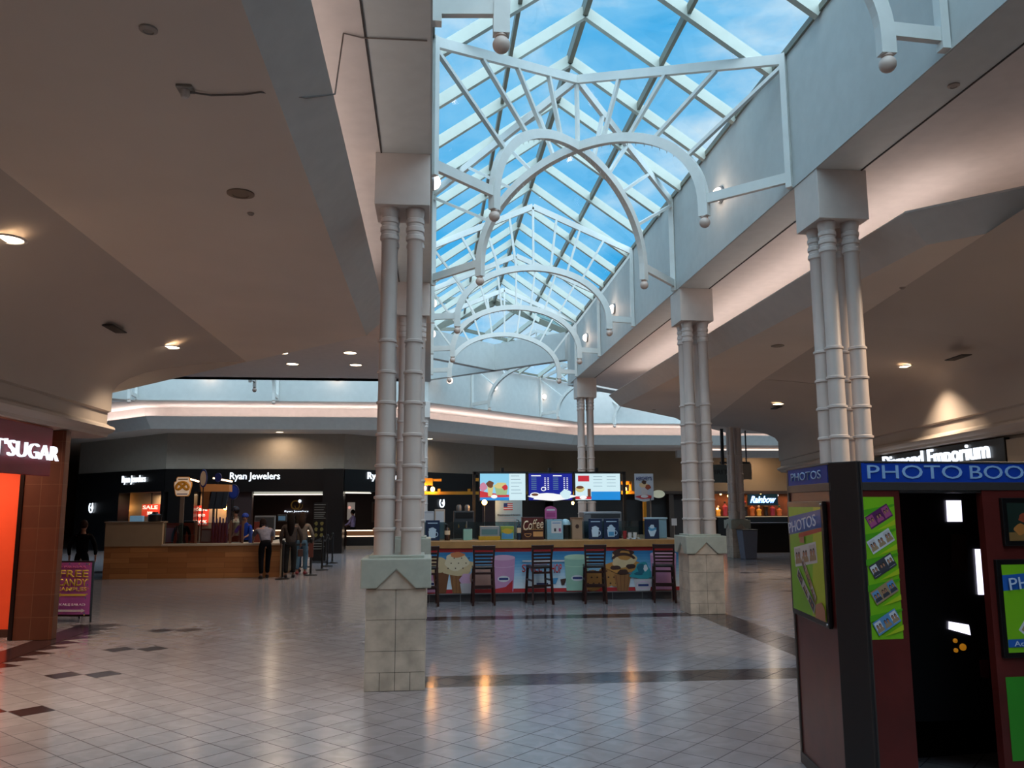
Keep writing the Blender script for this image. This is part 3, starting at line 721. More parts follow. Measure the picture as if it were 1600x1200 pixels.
CVL = [(1.45, 4.395), (1.1, 4.27), (.75, 4.12), (.5, 3.99), (.3, 3.86), (.15, 3.73), (.05, 3.6), (0, 3.46)]
for x, y, z, lab, pw in ((12, 373, 4.39, 'large bright ceiling lamp at the left edge above the candy shop', 22), (266, 542, 4.39, 'ceiling lamp above the end of the candy shop bulkhead', 9),
    (440, 551, 5.33, 'upper left lamp of the four near the front column', 10), (457, 568.5, 5.33, 'lower left lamp of the four near the front column', 10), (547, 551, 5.33, 'upper right lamp of the four near the front column', 10), (556, 570, 5.33, 'lower right lamp of the four near the front column', 10),
    (1418, 572, 4.13, 'ceiling lamp right of the near right column', 13), (1216, 631, 4.27, 'ceiling lamp between the two right columns, next to a vent', 16), (1192, 674.5, 4.39, 'far small ceiling lamp right of the middle column', 10),
    (436, 703, 4.45, 'small lamp over the middle of the jewellery shop', 7), (671, 708.5, 4.45, 'small lamp just right of the front column, over the jewellery shop', 7), (1190, 717, 4.45, 'small lamp in the far brown soffit above the fashion shop', 20)):
    if z == 4.45:                      # these stand on the far soffit
        q = px(x, y, 'Y', 31.2 if x < 600 else (34 if x < 700 else 40)); p = (q.x, q.y, 4.449)
    else: p = pz(x, y, z-.001)
    if x < 300: p = tuple(on_left_cove(x, y))
    downlight(p, lab, .135 if z < 5 else .15, pw, spread=1.9 if (x < 300 or 4 < z < 4.35) else 2.9)
for x, y, lab, pw in ((-3.3, 3.0, 'added fill lamp in the left ceiling, out of view beside the viewer', 12), (-3.3, -3.0, 'added fill lamp in the left ceiling, out of view farthest back', 12), (6.2, 6.9+.6, 'added fill lamp near the photo booth, out of view', 30), (3.9, -1, 'ceiling lamp', 0)):  # unseen downlights added as warm fill for the ceilings and floor
    if pw: downlight((x, y, 4.389 if x < 0 else 4.31), lab, .10, pw)
def vent(p, ang, lab, w=.5, h=.16):
    r = thing('ceiling_vent', lab, 'vent', p, ang, group='dark slotted ceiling vents')
    b = MB(); b.box(-w/2, w/2, -h/2, h/2, -.012, 0); b2 = MB()
    o = b.build('grille_frame', M('vent_dark', '#1c1614', .6), r)
    o.data.transform(Matrix.Identity(4)); o.matrix_basis = Matrix.Identity(4)
    for i in range(5): b2.box(-w/2+.01, w/2-.01, -h/2+.02+i*.028, -h/2+.028+i*.028, -.02, -.01)
    o2 = b2.build('slats', M('vent_slat', '#55463c', .5), r); o2.matrix_basis = Matrix.Identity(4)
    for o_ in (o, o2):
        o_.data.transform(wm(r))       # vertices were given in the vent's own space
def vent2(x, y, z, ang, lab):
    p = tuple(on_left_cove(x, y)) if x < 300 else pz(x, y, z)
    vent(p, ang, lab)
vent2(178, 513, 4.389, PI/2, 'dark ceiling vent above the candy shop bulkhead')
vent2(1497, 558, 3.97, PI/2-.1, 'dark ceiling vent right of the near right column')
vent2(1213, 637, 4.24, PI/2-.1, 'dark ceiling vent beside the far ceiling lamp')
def disc(x, y, z, lab, r, m, name='ceiling_speaker', cat='ceiling speaker'):
    p = pz(x, y, z); MB().lathe([(r, 0), (r, -.01), (r*.6, -.02), (r*.55, -.012), (.001, -.012)], p, 22).build(name, m, label=lab, cat=cat)
disc(376, 302, 4.389, 'round tan ceiling speaker left of the near soffit edge', .115, M('speaker_tan', '#84705f', .7))
disc(232, 45, 4.389, 'round white smoke detector at the upper left', .05, M('detector', '#a89c92', .6), 'smoke_detector', 'smoke detector')
disc(1490, 133, 5.329, 'white smoke detector on the cove ceiling at the upper right', .05, M('detector', '#a89c92'), 'smoke_detector', 'smoke detector')
disc(1410, 449, 4.389, 'small round detector right of the near right column', .035, M('detector', '#a89c92'), 'smoke_detector', 'smoke detector')
disc(1215, 540, 4.389, 'faint round ceiling speaker left of the near right column', .11, M('speaker_grey', '#8b8076', .7))
disc(1022, 640, 4.389, 'small round detector on the far end of the right ceiling', .05, M('detector', '#a89c92'), 'smoke_detector', 'smoke detector')
disc(392, 333, 4.389, 'tiny flush plate beside the tan ceiling speaker', .03, M('detector', '#a89c92'), 'ceiling_plate', 'ceiling plate')
p = Vector(pz(290, 137, 4.389)); r = thing('ceiling_sensor', 'white boxy ceiling sensor with a cable running to the beam', 'sensor', p)
MB().box(p.x-.05, p.x+.05, p.y-.05, p.y+.05, p.z-.02, p.z).build('base_plate', M('grey_plastic', '#8e8880', .5), r, bevel=.006)
MB().lathe([(.028, -.02), (.03, -.05), (.02, -.07), (.001, -.075)], p, 16).build('sensor_head', white, r)
cab = [p+Vector((.03, 0, -.03)), Vector(pz(330, 149, 4.38)), Vector(pz(380, 148, 4.38)), Vector(pz(407, 144, 4.38)), Vector((-.86, pz(440, 112, 4.5)[1]-.0, 4.52)), Vector((-.72, 5.75, 4.69)), Vector((-.7, 6.0, 5.32)), Vector((-.56, 6.05, 5.32)), Vector((-.3, 6.05, 5.322)), Vector((-.06, 6.05, 5.322))]
cab[4] = Vector((-.88, 5.5, 4.525)); 
MB().tube(cab, .006, 6).build('cable', M('cable_grey', '#7a706a', .6), r)

# ------------------------------------------------------------------ photo booth (front right)
BA, BB, BC = Vector((2.52, 5.69)), Vector((2.375, 4.76)), Vector((2.455, 4.60))
ft = (Vector((3.59, 4.70))-BC).normalized(); BD = BC+ft*2.1; BZ = 1.97
frBL = Frame(BA, BB); frCH = Frame(BB, BC); frBF = Frame(BC, BD)
wood = M('booth_cherry', '#561d19', .38, noise=5, amt=.2); gun = M('booth_gunmetal', '#3a3330', .45); gun2 = M('booth_dark', '#221f20', .4)
blu = M('booth_blue', '#123a9c', .55, spec=.2); let = M('booth_letters', '#8fb0d8', .45); lime = M('lime_print', '#76b41a', .4); frame_b = M('poster_frame', '#0d0b0c', .35)
booth = thing('photo_booth', 'cherry and black photo booth with blue header at the right edge', 'photo booth', (3.4, 5.2, 0))
uD0 = frBF.uv(1414, 900)[0]; uD1 = frBF.uv(1545, 900)[0]
# body shell: back, far side and floor; hollow behind the doorway
nb = -frBF.n.xy; back = 1.15
b = MB(); fbox(b, frBL, .03, frBL.L-.02, .05, BZ-.03, -.05, -.006); b.build('side_panel', wood, booth)
b = MB(); fbox(b, frBL, 0, .035, 0, BZ, -.06, .004); fbox(b, frBL, 0, frBL.L, 0, .07, -.06, .006); fbox(b, frBL, 0, frBL.L, 1.80, 1.85, -.06, .004); fbox(b, frBL, 0, frBL.L, BZ-.012, BZ, -.06, .006); b.build('side_frame', gun, booth, bevel=.003)
b = MB(); fbox(b, frBL, .04, frBL.L-.04, 1.85, BZ-.012, -.05, .002); b.build('header', blu, booth)
text('PHOTOS', frBL, .12, frBL.L-.16, 1.878, 1.932, let, booth, d=.003, ext=.003, bold=.004)
b = MB(); fbox(b, frCH, -.015, frCH.L+.012, 0, BZ, -.06, .0); b.build('corner_post', gun2, booth, bevel=.006)
b = MB(); fbox(b, frBF, 0, .032, 0, BZ, -.05, .004); b.build('corner_post', gun, booth, bevel=.003)
b = MB(); fbox(b, frBF, .032, uD0, .06, 1.80, -.05, 0); fbox(b, frBF, uD1, 2.1, .06, 1.80, -.05, 0); b.build('front_panel', wood, booth)
b = MB(); fbox(b, frBF, .032, 2.1, 1.80, 1.848, -.05, .006); fbox(b, frBF, .05, 2.1, BZ-.012, BZ, -.05, .008); fbox(b, frBF, .05, 2.1, 0, .06, -.05, .004); b.build('front_frame', gun, booth, bevel=.003)
b = MB(); fbox(b, frBF, .032, 2.1, 1.848, BZ-.012, -.05, .004); b.build('header', blu, booth)
ua, va = frBF.uv(1353, 748); ub, vb = frBF.uv(1528, 727)
vt0, vt1 = frBF.uv(1450, 748)[1], frBF.uv(1450, 727)[1]
uP0 = frBF.uv(1354, 738)[0]; uO1 = frBF.uv(1502, 738)[0]; uB0 = frBF.uv(1514, 738)[0]; uO2 = frBF.uv(1570, 738)[0]
text('PHOTO', frBF, uP0, uO1, vt0, vt1, let, booth, d=.005, ext=.004, bold=0)
text('BOOTH', frBF, uB0, uB0+(uO2-uB0)*5/2.05, vt0, vt1, let, booth, d=.005, ext=.004, bold=0)
b = MB(); fbox(b, frBF, uD0+.005, uD1-.005, 1.785, 1.80, -.03, .0); b.build('curtain_rail', chrome, booth)
# interior
b = MB(); fbox(b, frBF, uD0-.02, uD0, .0, 1.80, -1.0, -.03); fbox(b, frBF, uD0-.02, 2.1, 0, 1.80, -1.05, -1.0); fbox(b, frBF, uD0-.02, 2.1, 1.80, BZ-.02, -1.05, -.05); fbox(b, frBF, 2.06, 2.1, 0, BZ-.02, -1.05, -.05)
b.build('inner_wall', black, booth)
b = MB(); b.prism([(BA.x+.03, BA.y-.02), (BB.x+.04, BB.y), tuple(frBF.pt(.05, 0, -.05).xy), tuple(frBF.pt(2.1, 0, -.05).xy), tuple(frBF.pt(2.1, 0, -1.05).xy)], BZ-.03, BZ-.012); b.build('roof', gun2, booth)
b = MB(); b.prism([(BA.x+.02, BA.y-.03), tuple(frBF.pt(2.1, 0, -1.06).xy), tuple(frBF.pt(2.1, 0, -1.09).xy), (BA.x+.02, BA.y)], 0, BZ-.02); b.build('rear_panel', gun2, booth)
frI = Frame(frBF.pt(uD0+.10, 0, -.62).xy, frBF.pt(2.05, 0, -.45).xy)
b = MB(); fbox(b, frI, .0, frI.L, .35, 1.79, -.05, 0); b.build('machine_panel', M('booth_machine', '#0a0a0c', .3), booth)
scr = M('booth_screen', '#ffffff', .4, emit=1.9, ecol='#e8e4ff')
def scrq(pts, name, m, d=.004):
    q = [frI.uv(x, y, d) for x, y in pts]; b = MB(); b.add([frI.pt(u, v, dd) for dd in (d, d+.012) for u, v in q], [(0, 1, 2, 3), (7, 6, 5, 4), (0, 4, 5, 1), (1, 5, 6, 2), (2, 6, 7, 3), (3, 7, 4, 0)]); b.build(name, m, booth)
scrq([(1478, 782), (1500, 782), (1502, 815), (1480, 815)], 'screen', scr)
scrq([(1523, 858), (1531, 858), (1536, 929), (1528, 929)], 'light_strip', scr)
scrq([(1482, 971), (1512, 976), (1515, 992), (1482, 983)], 'screen', scr)
scrq([(1484, 835), (1508, 835), (1510, 892), (1486, 890)], 'display_window', M('booth_dim_display', '#2c120c', .5))
scrq([(1530, 1031), (1543, 1031), (1544, 1060), (1532, 1058)], 'card_slot', M('slot_red', '#4a1210', .5))
orr = M('orange_button', '#c8801a', .4, emit=.4, ecol='#c8801a')
for x, y, rr in ((1492, 1001, .014), (1493, 1016, .014), (1504, 1011, .022)):
    u, v = frI.uv(x, y); R = frI.n.to_track_quat('Z', 'Y').to_matrix(); MB().lathe([(rr, 0), (rr, .008), (rr*.6, .012), (.001, .012)], frI.pt(u, v, 0), 14, R).build('button', orr, booth)
b = MB(); fbox(b, frBF, uD0+.02, uD1-.02, .0, .03, -.9, -.05); b.build('step_plate', M('blue_grey_mat', '#49607a', .4), booth)
# posters on the booth
def strip(a, cx, cy, w, h, ang, cols_, n=3, seed=0):
    c, s = math.cos(ang), math.sin(ang); rd = random.Random(seed)
    def q(u, v): return (cx+u*c-v*s, cy+u*s+v*c)
    def rect(u0, v0, u1, v1, m): a.poly([q(u0, v0), q(u1, v0), q(u1, v1), q(u0, v1)], m)
    rect(-w/2, -h/2, w/2, h/2, cols_[0])
    for i in range(n):
        u = -w/2+w*(i+.5)/n; rect(u-w/n*.4, -h*.38, u+w/n*.4, h*.40, cols_[1+i % 2])
        for k in range(2):
            ox = (k-.5)*w/n*.34
            a.poly([q(u+ox+w/n*.26*math.cos(t), -h*.36+h*.32*math.sin(t)) for t in [PI*j/8 for j in range(9)]], cols_[3])
            a.poly([q(u+ox+w/n*.14*math.cos(t), h*.06+h*.17*math.sin(t)) for t in [2*PI*j/10 for j in range(10)]], hairp)
            a.poly([q(u+ox+w/n*.10*math.cos(t), h*.02+h*.13*math.sin(t)) for t in [2*PI*j/10 for j in range(10)]], skinp)
skinp = M('print_skin', '#a8745a', .5); hairp = M('print_hair', '#20140f', .5)
P1 = M('print_purple', '#5a1f55', .5); P2 = M('print_rose', '#a04a78', .5); P3 = M('print_pale', '#b5b0b4', .5); P4 = M('print_grey', '#3a3a42', .5); P5 = M('print_blue', '#5a8ab8', .5); P6 = M('print_tan', '#9a8060', .5); P7 = M('print_white', '#c8c8cc', .5)
u0, v1 = frBF.uv(1349, 777); u1, v0 = frBF.uv(1410, 998); u0 = frBF.uv(1349, 780)[0]; u0 = frBF.uv(1347, 777)[0]-.004; u1 = frBF.uv(1397, 777)[0]-.004; v1 = frBF.uv(1370, 776.5)[1]
a = Art(frBF, .001, .00008); a.rect(u0, v0, u1, v1, lime); W_ = u1-u0; Hh = v1-v0
lime2 = M('lime_dark_print', '#4d9a1a', .4); lime3 = M('lime_yellow_print', '#a8bc20', .4)
for k, (fy, cs) in enumerate(((.86, (P1, P2, P1, P2)), (.685, (P7, P3, P7, P6)), (.51, (P4, P7, P4, P4)), (.33, (P6, P5, P6, P4)), (.12, (P5, P7, P5, P6)))):
    cy = v0+Hh*fy
    a.poly([(u0, cy+Hh*.0), (u1, cy+Hh*.075), (u1, cy+Hh*.09), (u0, cy+Hh*.045)], lime2); a.poly([(u0+W_*.4, cy-Hh*.1), (u1, cy-Hh*.06), (u1, cy-Hh*.02)], lime3)
    strip(a, (u0+u1)/2, cy, W_*.80, Hh*.10, .50, cs, 3, k)
a.build('poster', booth)
# left framed poster
q0 = frBL.uv(1234, 786); q1 = frBL.uv(1296, 785); 
uA, uB = .06, frBL.uv(1300, 880)[0]; vA, vB = frBL.uv(1270, 978)[1], frBL.uv(1270, 788)[1]
vB = frBL.uv(1296, 783)[1]; vA = frBL.uv(1302, 983)[1]
uB = min(frBL.L-.1, frBL.uv(1297, 785)[0])
b = MB(); fbox(b, frBL, uA, uB, vA, vB, 0, .025); b.build('poster_frame', frame_b, booth, bevel=.004)
a = Art(frBL, .026, .0001); i = .035; a.rect(uA+i, vA+i, uB-i, vB-i, lime); w = uB-uA-2*i; h = vB-vA-2*i; x0, y0 = uA+i, vA+i
def pq(fx, fy): return (x0+w*fx, y0+h*fy)
a.poly([pq(.6, 0), pq(1, 0), pq(1, 1), pq(.8, 1)], lime3)
a.poly([pq(0, .72), pq(1, .82), pq(1, .98), pq(0, .90)], M('print_royal', '#1f58a8', .4)); a.poly([pq(.3, .70), pq(1, .785), pq(1, .82), pq(.3, .745)], M('print_red', '#a8402a', .5))
strip(a, x0+w*.48, y0+h*.55, w*.70, h*.19, .12, (P7, P3, P7, P6), 3, 1); strip(a, x0+w*.56, y0+h*.33, w*.50, h*.09, -.75, (P6, P3, P6, P4), 3, 2); strip(a, x0+w*.46, y0+h*.22, w*.56, h*.10, -.55, (P3, P4, P3, P4), 3, 3)
a.poly([pq(.72, .0), pq(1, 0), pq(1, .1), pq(.92, .16), pq(.74, .12)], skinp); a.poly([pq(.36, .66), pq(.5, .66), pq(.5, .72), pq(.36, .71)], skinp)
a.build('poster', booth)
text('PHOTOS', frBL, x0+w*.07, x0+w*.94, y0+h*.785, y0+h*.89, M('print_letters', '#b8c8dc', .5), booth, d=.045, ext=.002, rot=.12*.9)
b = MB()
for u, v in ((uB-.02, vB-.02), (uB-.02, vA+.02)): b.ball(frBL.pt(u, v, .028), .009, 10, 6)
b.build('frame_screw', chrome, booth)
# right posters
def framed(x0p, y0p, y1p, wlen, lab, fn):
    u0 = frBF.uv(x0p, (y0p+y1p)/2)[0]; v1 = frBF.uv(x0p, y0p)[1]; v0 = frBF.uv(x0p, y1p)[1]
    b = MB(); fbox(b, frBF, u0, u0+wlen, v0, v1, 0, .025); b.build('poster_frame', frame_b, booth, bevel=.004)
    a = Art(frBF, .026, .0001); fn(a, u0+.03, v0+.03, wlen-.06, v1-v0-.06); a.build('poster', booth)
def f1(a, u, v, w, h):
    a.rect(u, v, u+w, v+h, M('print_forest', '#12241c', .5)); a.poly([(u, v), (u+w, v), (u+w, v+h*.3), (u, v+h*.22)], M('print_sand', '#7a5a30', .5))
    for k in range(5): a.blob(u+w*(.14+.17*k), v+h*(.3+.12*(k % 2)), w*.07, h*.15, M('print_ochre', '#a86a30', .5), k); a.blob(u+w*(.2+.17*k), v+h*.6, w*.07, h*.12, M('print_brick', '#8a3a20', .5), k+9)
framed(1563, 778, 853, .62, 'small', f1)
def f2(a, u, v, w, h):
    a.rect(u, v, u+w, v+h, lime); a.poly([(u, v+h*.70), (u+w, v+h*.78), (u+w, v+h*.94), (u, v+h*.88)], MATS['print_royal'])
    strip(a, u+w*.45, v+h*.45, w*.66, h*.3, .9, (P7, P6, P3, P6), 3, 4); a.rect(u, v+h*.06, u+w, v+h*.15, MATS['print_royal'])
framed(1558, 874, 1028, .62, 'mid', f2)
uu = frBF.uv(1572, 950)[0]
text('PHOTOS', frBF, uu, uu+.48, frBF.uv(1580, 916)[1], frBF.uv(1580, 897)[1], M('print_letters', '#b8c8dc', .5), booth, d=.04, ext=.002, rot=.08)
text('Access', frBF, uu+.0, uu+.17, frBF.uv(1580, 1008)[1], frBF.uv(1580, 1000)[1], M('print_letters', '#b8c8dc', .5), booth, d=.04, ext=.002)
u0 = frBF.uv(1576, 1120)[0]; v1 = frBF.uv(1576, 1058)[1]; v0 = frBF.uv(1576, 1190)[1]
a = Art(frBF, .002); a.rect(u0, v0, u0+.55, v1, M('print_green', '#2f8a22', .4)); a.poly([(u0+.2, v0), (u0+.55, v0), (u0+.55, v1), (u0+.42, v1)], lime2); a.blob(u0+.3, v0+.1, .13, .12, hairp, 3); a.build('poster', booth)

# ------------------------------------------------------------------ ice cream bar
FY = 15.4
frK = Frame((0, FY), (4.6, FY))
woodtop = M('bar_top_wood', '#a87a48', .4, noise=5, amt=.12); redp = M('print_scarlet', '#b0242a', .45); skyb = M('print_sky', '#3f86b8', .45)
bar = thing('ice_cream_bar', 'ice cream bar with wooden worktop and printed cone banner behind the stools', 'bar counter', (2.2, 16.5, 0))
b = MB(); fbox(b, frK, -.35, 4.75, .955, 1.085, -.62, .06); b.box(-.35, .3, FY+.6, 18.1, .955, 1.085); b.box(4.15, 4.75, FY+.6, 18.1, .955, 1.085); b.build('worktop', woodtop, bar, bevel=.008)
b = MB(); fbox(b, frK, -.28, 4.68, .15, .955, -.5, .0); b.box(-.28, .22, FY+.5, 18.0, .1, .955); b.box(4.2, 4.68, FY+.5, 18.0, .1, .955); b.build('cabinet', M('cabinet_grey', '#8a8d92', .5), bar)
b = MB(); fbox(b, frK, -.2, 4.6, 0, .15, -.45, -.12); b.build('kick_base', M('kick_grey', '#5b5a60', .5), bar)
b = MB(); fbox(b, frK, -.28, 4.68, .135, .15, -.02, .035)
for i in range(9): u = .0+.56*i; fbox(b, frK, u, u+.012, 0, .14, -.01, .005)
b.build('foot_rail', chrome, bar)
a = Art(frK, .001, .0004)
def U(x): return frK.uv(x, 895)[0]
def V(y): return frK.uv(850, y)[1]
VB, VT = V(932), V(861)
VB = .155; VT = .93
a.rect(-.28, VB, 4.68, VT+.02, redp)
NS = 12; sk = [M('print_sky%d' % i, c, .45) for i, c in enumerate(('#2f7ab0', '#3c84b6', '#4a8ebc', '#5c9ac4', '#70a6cc', '#84b2d2', '#98bed8', '#a8c6dc', '#b6cede', '#c2d4e0', '#ccd8e2', '#d4dce4'))]
hh = VT-.05-VB-.07
for i in range(NS): a.rect(-.28, VB+.07, 4.68, VT-.05-hh*i/NS if i else VT-.045, sk[i])
conem = M('print_cone', '#8a5a30', .5); coned = M('print_cone_dark', '#6a3f20', .5); vanil = M('print_vanilla', '#c8b088', .5); vanl = M('print_vanilla_light', '#d8c8a8', .5)
choc = M('print_chocolate', '#3a1f16', .5); caram = M('print_caramel', '#b07a3a', .5); pinki = M('print_pink_cup', '#b884a8', .5); pink2 = M('print_pink_light', '#c9a0bc', .5); navy = M('print_navy', '#20306a', .5)
greeni = M('print_mint_cup', '#8fb4a0', .5); teal = M('print_teal', '#2a8a96', .5); teald = M('print_teal_dark', '#1a5c70', .5); cookie = M('print_cookie', '#a0703a', .5); pwhite = P7
def cone(u, v0, v1, w, m=conem):
    a.poly([(u-w*.33, v0), (u+w*.33, v0), (u+w*.55, v1), (u-w*.55, v1)], m)
    for k in range(4): a.poly([(u-w*.3+k*w*.18, v0), (u-w*.27+k*w*.18, v0), (u-w*.4+k*w*.28, v1), (u-w*.44+k*w*.28, v1)], coned)
def cup(u, v0, v1, w, m, m2, logo=True):
    a.poly([(u-w*.42, v0), (u+w*.42, v0), (u+w*.5, v1-.06), (u-w*.5, v1-.06)], m); a.ell(u, v1-.06, w*.5, .05, m2); a.ring(u, v1-.2, w*.49, .04, .012, m2, PI, 2*PI)
    if logo: a.ell(u+w*.02, v0+(v1-v0)*.34, w*.25, .055, pwhite); a.rect(u-w*.17, v0+(v1-v0)*.34-.02, u+w*.21, v0+(v1-v0)*.34+.02, navy)
# left waffle cones
cup(U(672), VB+.02, .62, .34, pinki, pink2)
cone(U(689), VB+.0, .55, .28, coned); a.blob(U(684), .66, .16, .15, vanil, 1)
cone(U(716), VB+.0, .56, .30); a.blob(U(712), .62, .34, .15, vanil, 2); a.blob(U(713), .72, .22, .16, vanl, 3); a.blob(U(714), .84, .13, .05, M('print_peach', '#c87a4a', .5), 4)
for k in range(9): a.ell(U(700)+.045*k+.01*(k % 3), .6+.09*((k*7) % 3), .013, .011, choc, 8)
a.blob(U(729), .40, .12, .11, pink2, 5); a.poly([(U(729)-.09, VB), (U(729)+.09, VB), (U(729)+.12, .33), (U(729)-.12, .33)], P3)
a.ell(U(756), .42, .26, .2, M('print_cookie_pink', '#b08a80', .5))
a.poly([(U(775), VB), (U(800), VB), (U(801), .36), (U(775), .26)], redp)
cup(U(786), VB+.02, .84, .44, pinki, pink2); a.poly([(U(772), VB), (U(800), VB), (U(801), .38), (U(790), .26), (U(772), .22)], redp)
# centre script
a.rect(U(816), .70, U(884), .73, P7); a.poly([(U(884), .72), (U(891), .71), (U(884), .69)], P7)
a.poly([(U(860), .40), (U(864), .30), (U(868), .30), (U(872), .41)], sk[2]); a.poly([(U(875), .38), (U(877), .28), (U(881), .28), (U(885), .40)], choc)
a.rect(U(838), .26, U(856), .32, navy)
cup(U(901), VB+.02, .84, .46, greeni, M('print_mint_light', '#a9c8b0', .5))
# cookies and big scoop
a.ell(U(926), .35, .19, .19, cookie); a.ell(U(947), .42, .17, .19, cookie); a.ell(U(960), .36, .12, .12, cookie)
for k in range(16): a.ell(U(918)+.035*k, .30+.11*((k*5) % 3), .018, .016, choc, 8)
cone(U(972), VB, .46, .30); a.blob(U(974), .60, .34, .12, caram, 6); a.blob(U(974), .74, .23, .17, vanil, 7); a.blob(U(973), .84, .2, .08, choc, 8); a.blob(U(976), .80, .12, .09, caram, 11)
a.ring(U(974), .70, .24, .15, .05, choc, .3, 2.8); a.blob(U(961), .58, .1, .04, choc, 13); a.blob(U(985), .60, .09, .045, choc, 14); a.blob(U(973), .5, .1, .05, choc, 12)
a.blob(U(1003), .46, .24, .09, teal, 9); a.blob(U(1003), .55, .14, .13, teal, 10); a.blob(U(1001), .56, .07, .09, teald, 15); a.blob(U(1008), .57, .04, .06, P7, 16); a.blob(U(997), .47, .08, .03, teald, 17)
a.poly([(U(992), VB), (U(1014), VB), (U(1018), .37), (U(989), .37)], P3); a.rect(U(996), .24, U(1012), .28, navy); a.ring(U(1004), .26, .13, .07, .012, pink2)
cup(U(1036), VB+.02, .88, .5, pinki, pink2, False)
a.build('banner', bar)
text('SUNDAE', frK, U(816), U(856), .52, .66, redp, bar, d=.07, ext=.0) if False else None
text('SHOP', frK, U(857), U(877), .50, .66, redp, bar, d=.068, ext=.002, bold=.02)
text('SWEET', frK, U(815), U(854), .52, .66, redp, bar, d=.068, ext=.002, bold=.02)

# bar stools
def make_stool():
    r = thing('bar_stool', 'stool', 'bar stool', group='dark wooden bar stools along the ice cream bar')
    wd = M('stool_wood', '#2a0e0c', .35, noise=8, amt=.2); st = M('stool_seat', '#140b0c', .4)
    # faces +Y (toward the bar); back at -Y
    MB().box(-.19, .19, -.18, .2, .62, .665).build('seat', st, r, bevel=.012)
    for s in (-1, 1):
        b = MB(); b.beam((s*.185, -.235, 0), (s*.165, -.17, .64), .034, .034); b.build('leg', wd, r)
        b = MB(); b.beam((s*.19, .215, 0), (s*.165, .17, .62), .034, .034); b.build('leg', wd, r)
        b = MB(); b.sweep([(s*.165, -.17, .63), (s*.17, -.18, .78), (s*.178, -.205, .92), (s*.185, -.235, 1.03)], (1, 0, 0), .032, .034); b.build('back_post', wd, r)
    b = MB(); b.box(-.2, .2, -.248, -.222, .955, 1.03); b.build('top_rail', wd, r, bevel=.006)
    for z, y in ((.90, -.205), (.84, -.195), (.78, -.185), (.72, -.178)): MB().box(-.16, .16, y-.009, y+.009, z-.017, z+.017).build('back_slat', wd, r)
    for z, k in ((.33, .205), (.55, .183)):
        MB().box(-.165, .165, -k-.012, -k+.012, z-.018, z+.018).build('stretcher', wd, r)
    MB().box(-.165, .165, .19, .215, .25, .285).build('foot_rest', wd, r)
    for s in (-1, 1): MB().box(s*.176-.012, s*.176+.012, -.2, .2, .40, .43).build('stretcher', wd, r)
    return r
st0 = make_stool()
for i, (x, rz, lab) in enumerate(((-.04, .05, 'dark bar stool half hidden behind the front left column'), (.95, .0, 'dark bar stool in front of the pink ice cream tub'), (1.95, .16, 'dark bar stool in front of the banner lettering, turned slightly'), (2.95, -.1, 'dark bar stool in front of the mint ice cream tub'), (4.22, -.2, 'dark bar stool at the right end beside the column'))):
    s = st0 if i == 0 else copy_tree(st0); s['label'] = lab; s.location = (x, 14.98, 0); s.rotation_euler = (0, 0, rz)

# things standing on the bar
IY = 15.72; IZ = 1.086
frI2 = Frame((0, IY), (5, IY))
def X_(x, y=830, Y=IY): return px(x, y, 'Y', Y).x
def Z_(y, x=850, Y=IY): return px(x, y, 'Y', Y).z
dk = M('navy_board', '#12284a', .4); pale = M('pale_print', '#b8d0e4', .5)
def board(x0, x1, y0, lab, art, depth=.03, m=dk, Y=IY):
    r = thing('menu_board', lab, 'sign board', (X_((x0+x1)/2), Y, IZ)); fr = Frame((0, Y), (5, Y))
    u0, u1 = X_(x0), X_(x1); v1 = Z_(y0)
    b = MB(); fbox(b, fr, u0, u1, IZ, v1, -depth, 0); b.build('panel', m, r, bevel=.004)
    b = MB(); fbox(b, fr, u0+.02, u1-.02, IZ, IZ+.02, -.14, -depth); b.beam(fr.pt((u0+u1)/2, IZ+.01, -.13), fr.pt((u0+u1)/2, v1*.8+IZ*.2, -depth), .03, .01); b.build('easel_foot', m, r)
    a = Art(fr, .002); art(a, u0, IZ, u1-u0, v1-IZ); a.build('print', r); return r
def mug(a, u, v, w, h):
    a.poly([(u+w*.25, v+h*.12), (u+w*.7, v+h*.12), (u+w*.74, v+h*.48), (u+w*.2, v+h*.48)], pale); a.ring(u+w*.76, v+h*.3, w*.13, h*.12, .012, pale); a.blob(u+w*.47, v+h*.52, w*.26, h*.12, pale, 4); a.rect(u+w*.15, v+h*.84, u+w*.85, v+h*.88, pale)
def mug2(a, u, v, w, h):
    mug(a, u, v, w, h); a.rect(u+w*.3, v+h*.16, u+w*.66, v+h*.36, sk[2]); a.blob(u+w*.47, v+h*.6, w*.16, h*.1, pale, 3)
def sundae(a, u, v, w, h):
    a.poly([(u+w*.36, v+h*.12), (u+w*.62, v+h*.12), (u+w*.82, v+h*.46), (u+w*.2, v+h*.46)], pale); a.blob(u+w*.5, v+h*.52, w*.28, h*.12, sk[2], 4); a.blob(u+w*.5, v+h*.62, w*.16, h*.1, pale, 5)
board(665, 687, 812, 'navy mug board at the left end of the bar', mug)
board(920, 941, 811, 'left navy mug board in front of the grey machine', mug)
board(944, 967, 811, 'right navy mug board in front of the grey machine', mug2)
board(1008, 1030, 812, 'navy sundae board near the right end of the bar', sundae)
brw = M('coffee_brown', '#3a1410', .45); crm = M('coffee_cream', '#e0c8a8', .5)
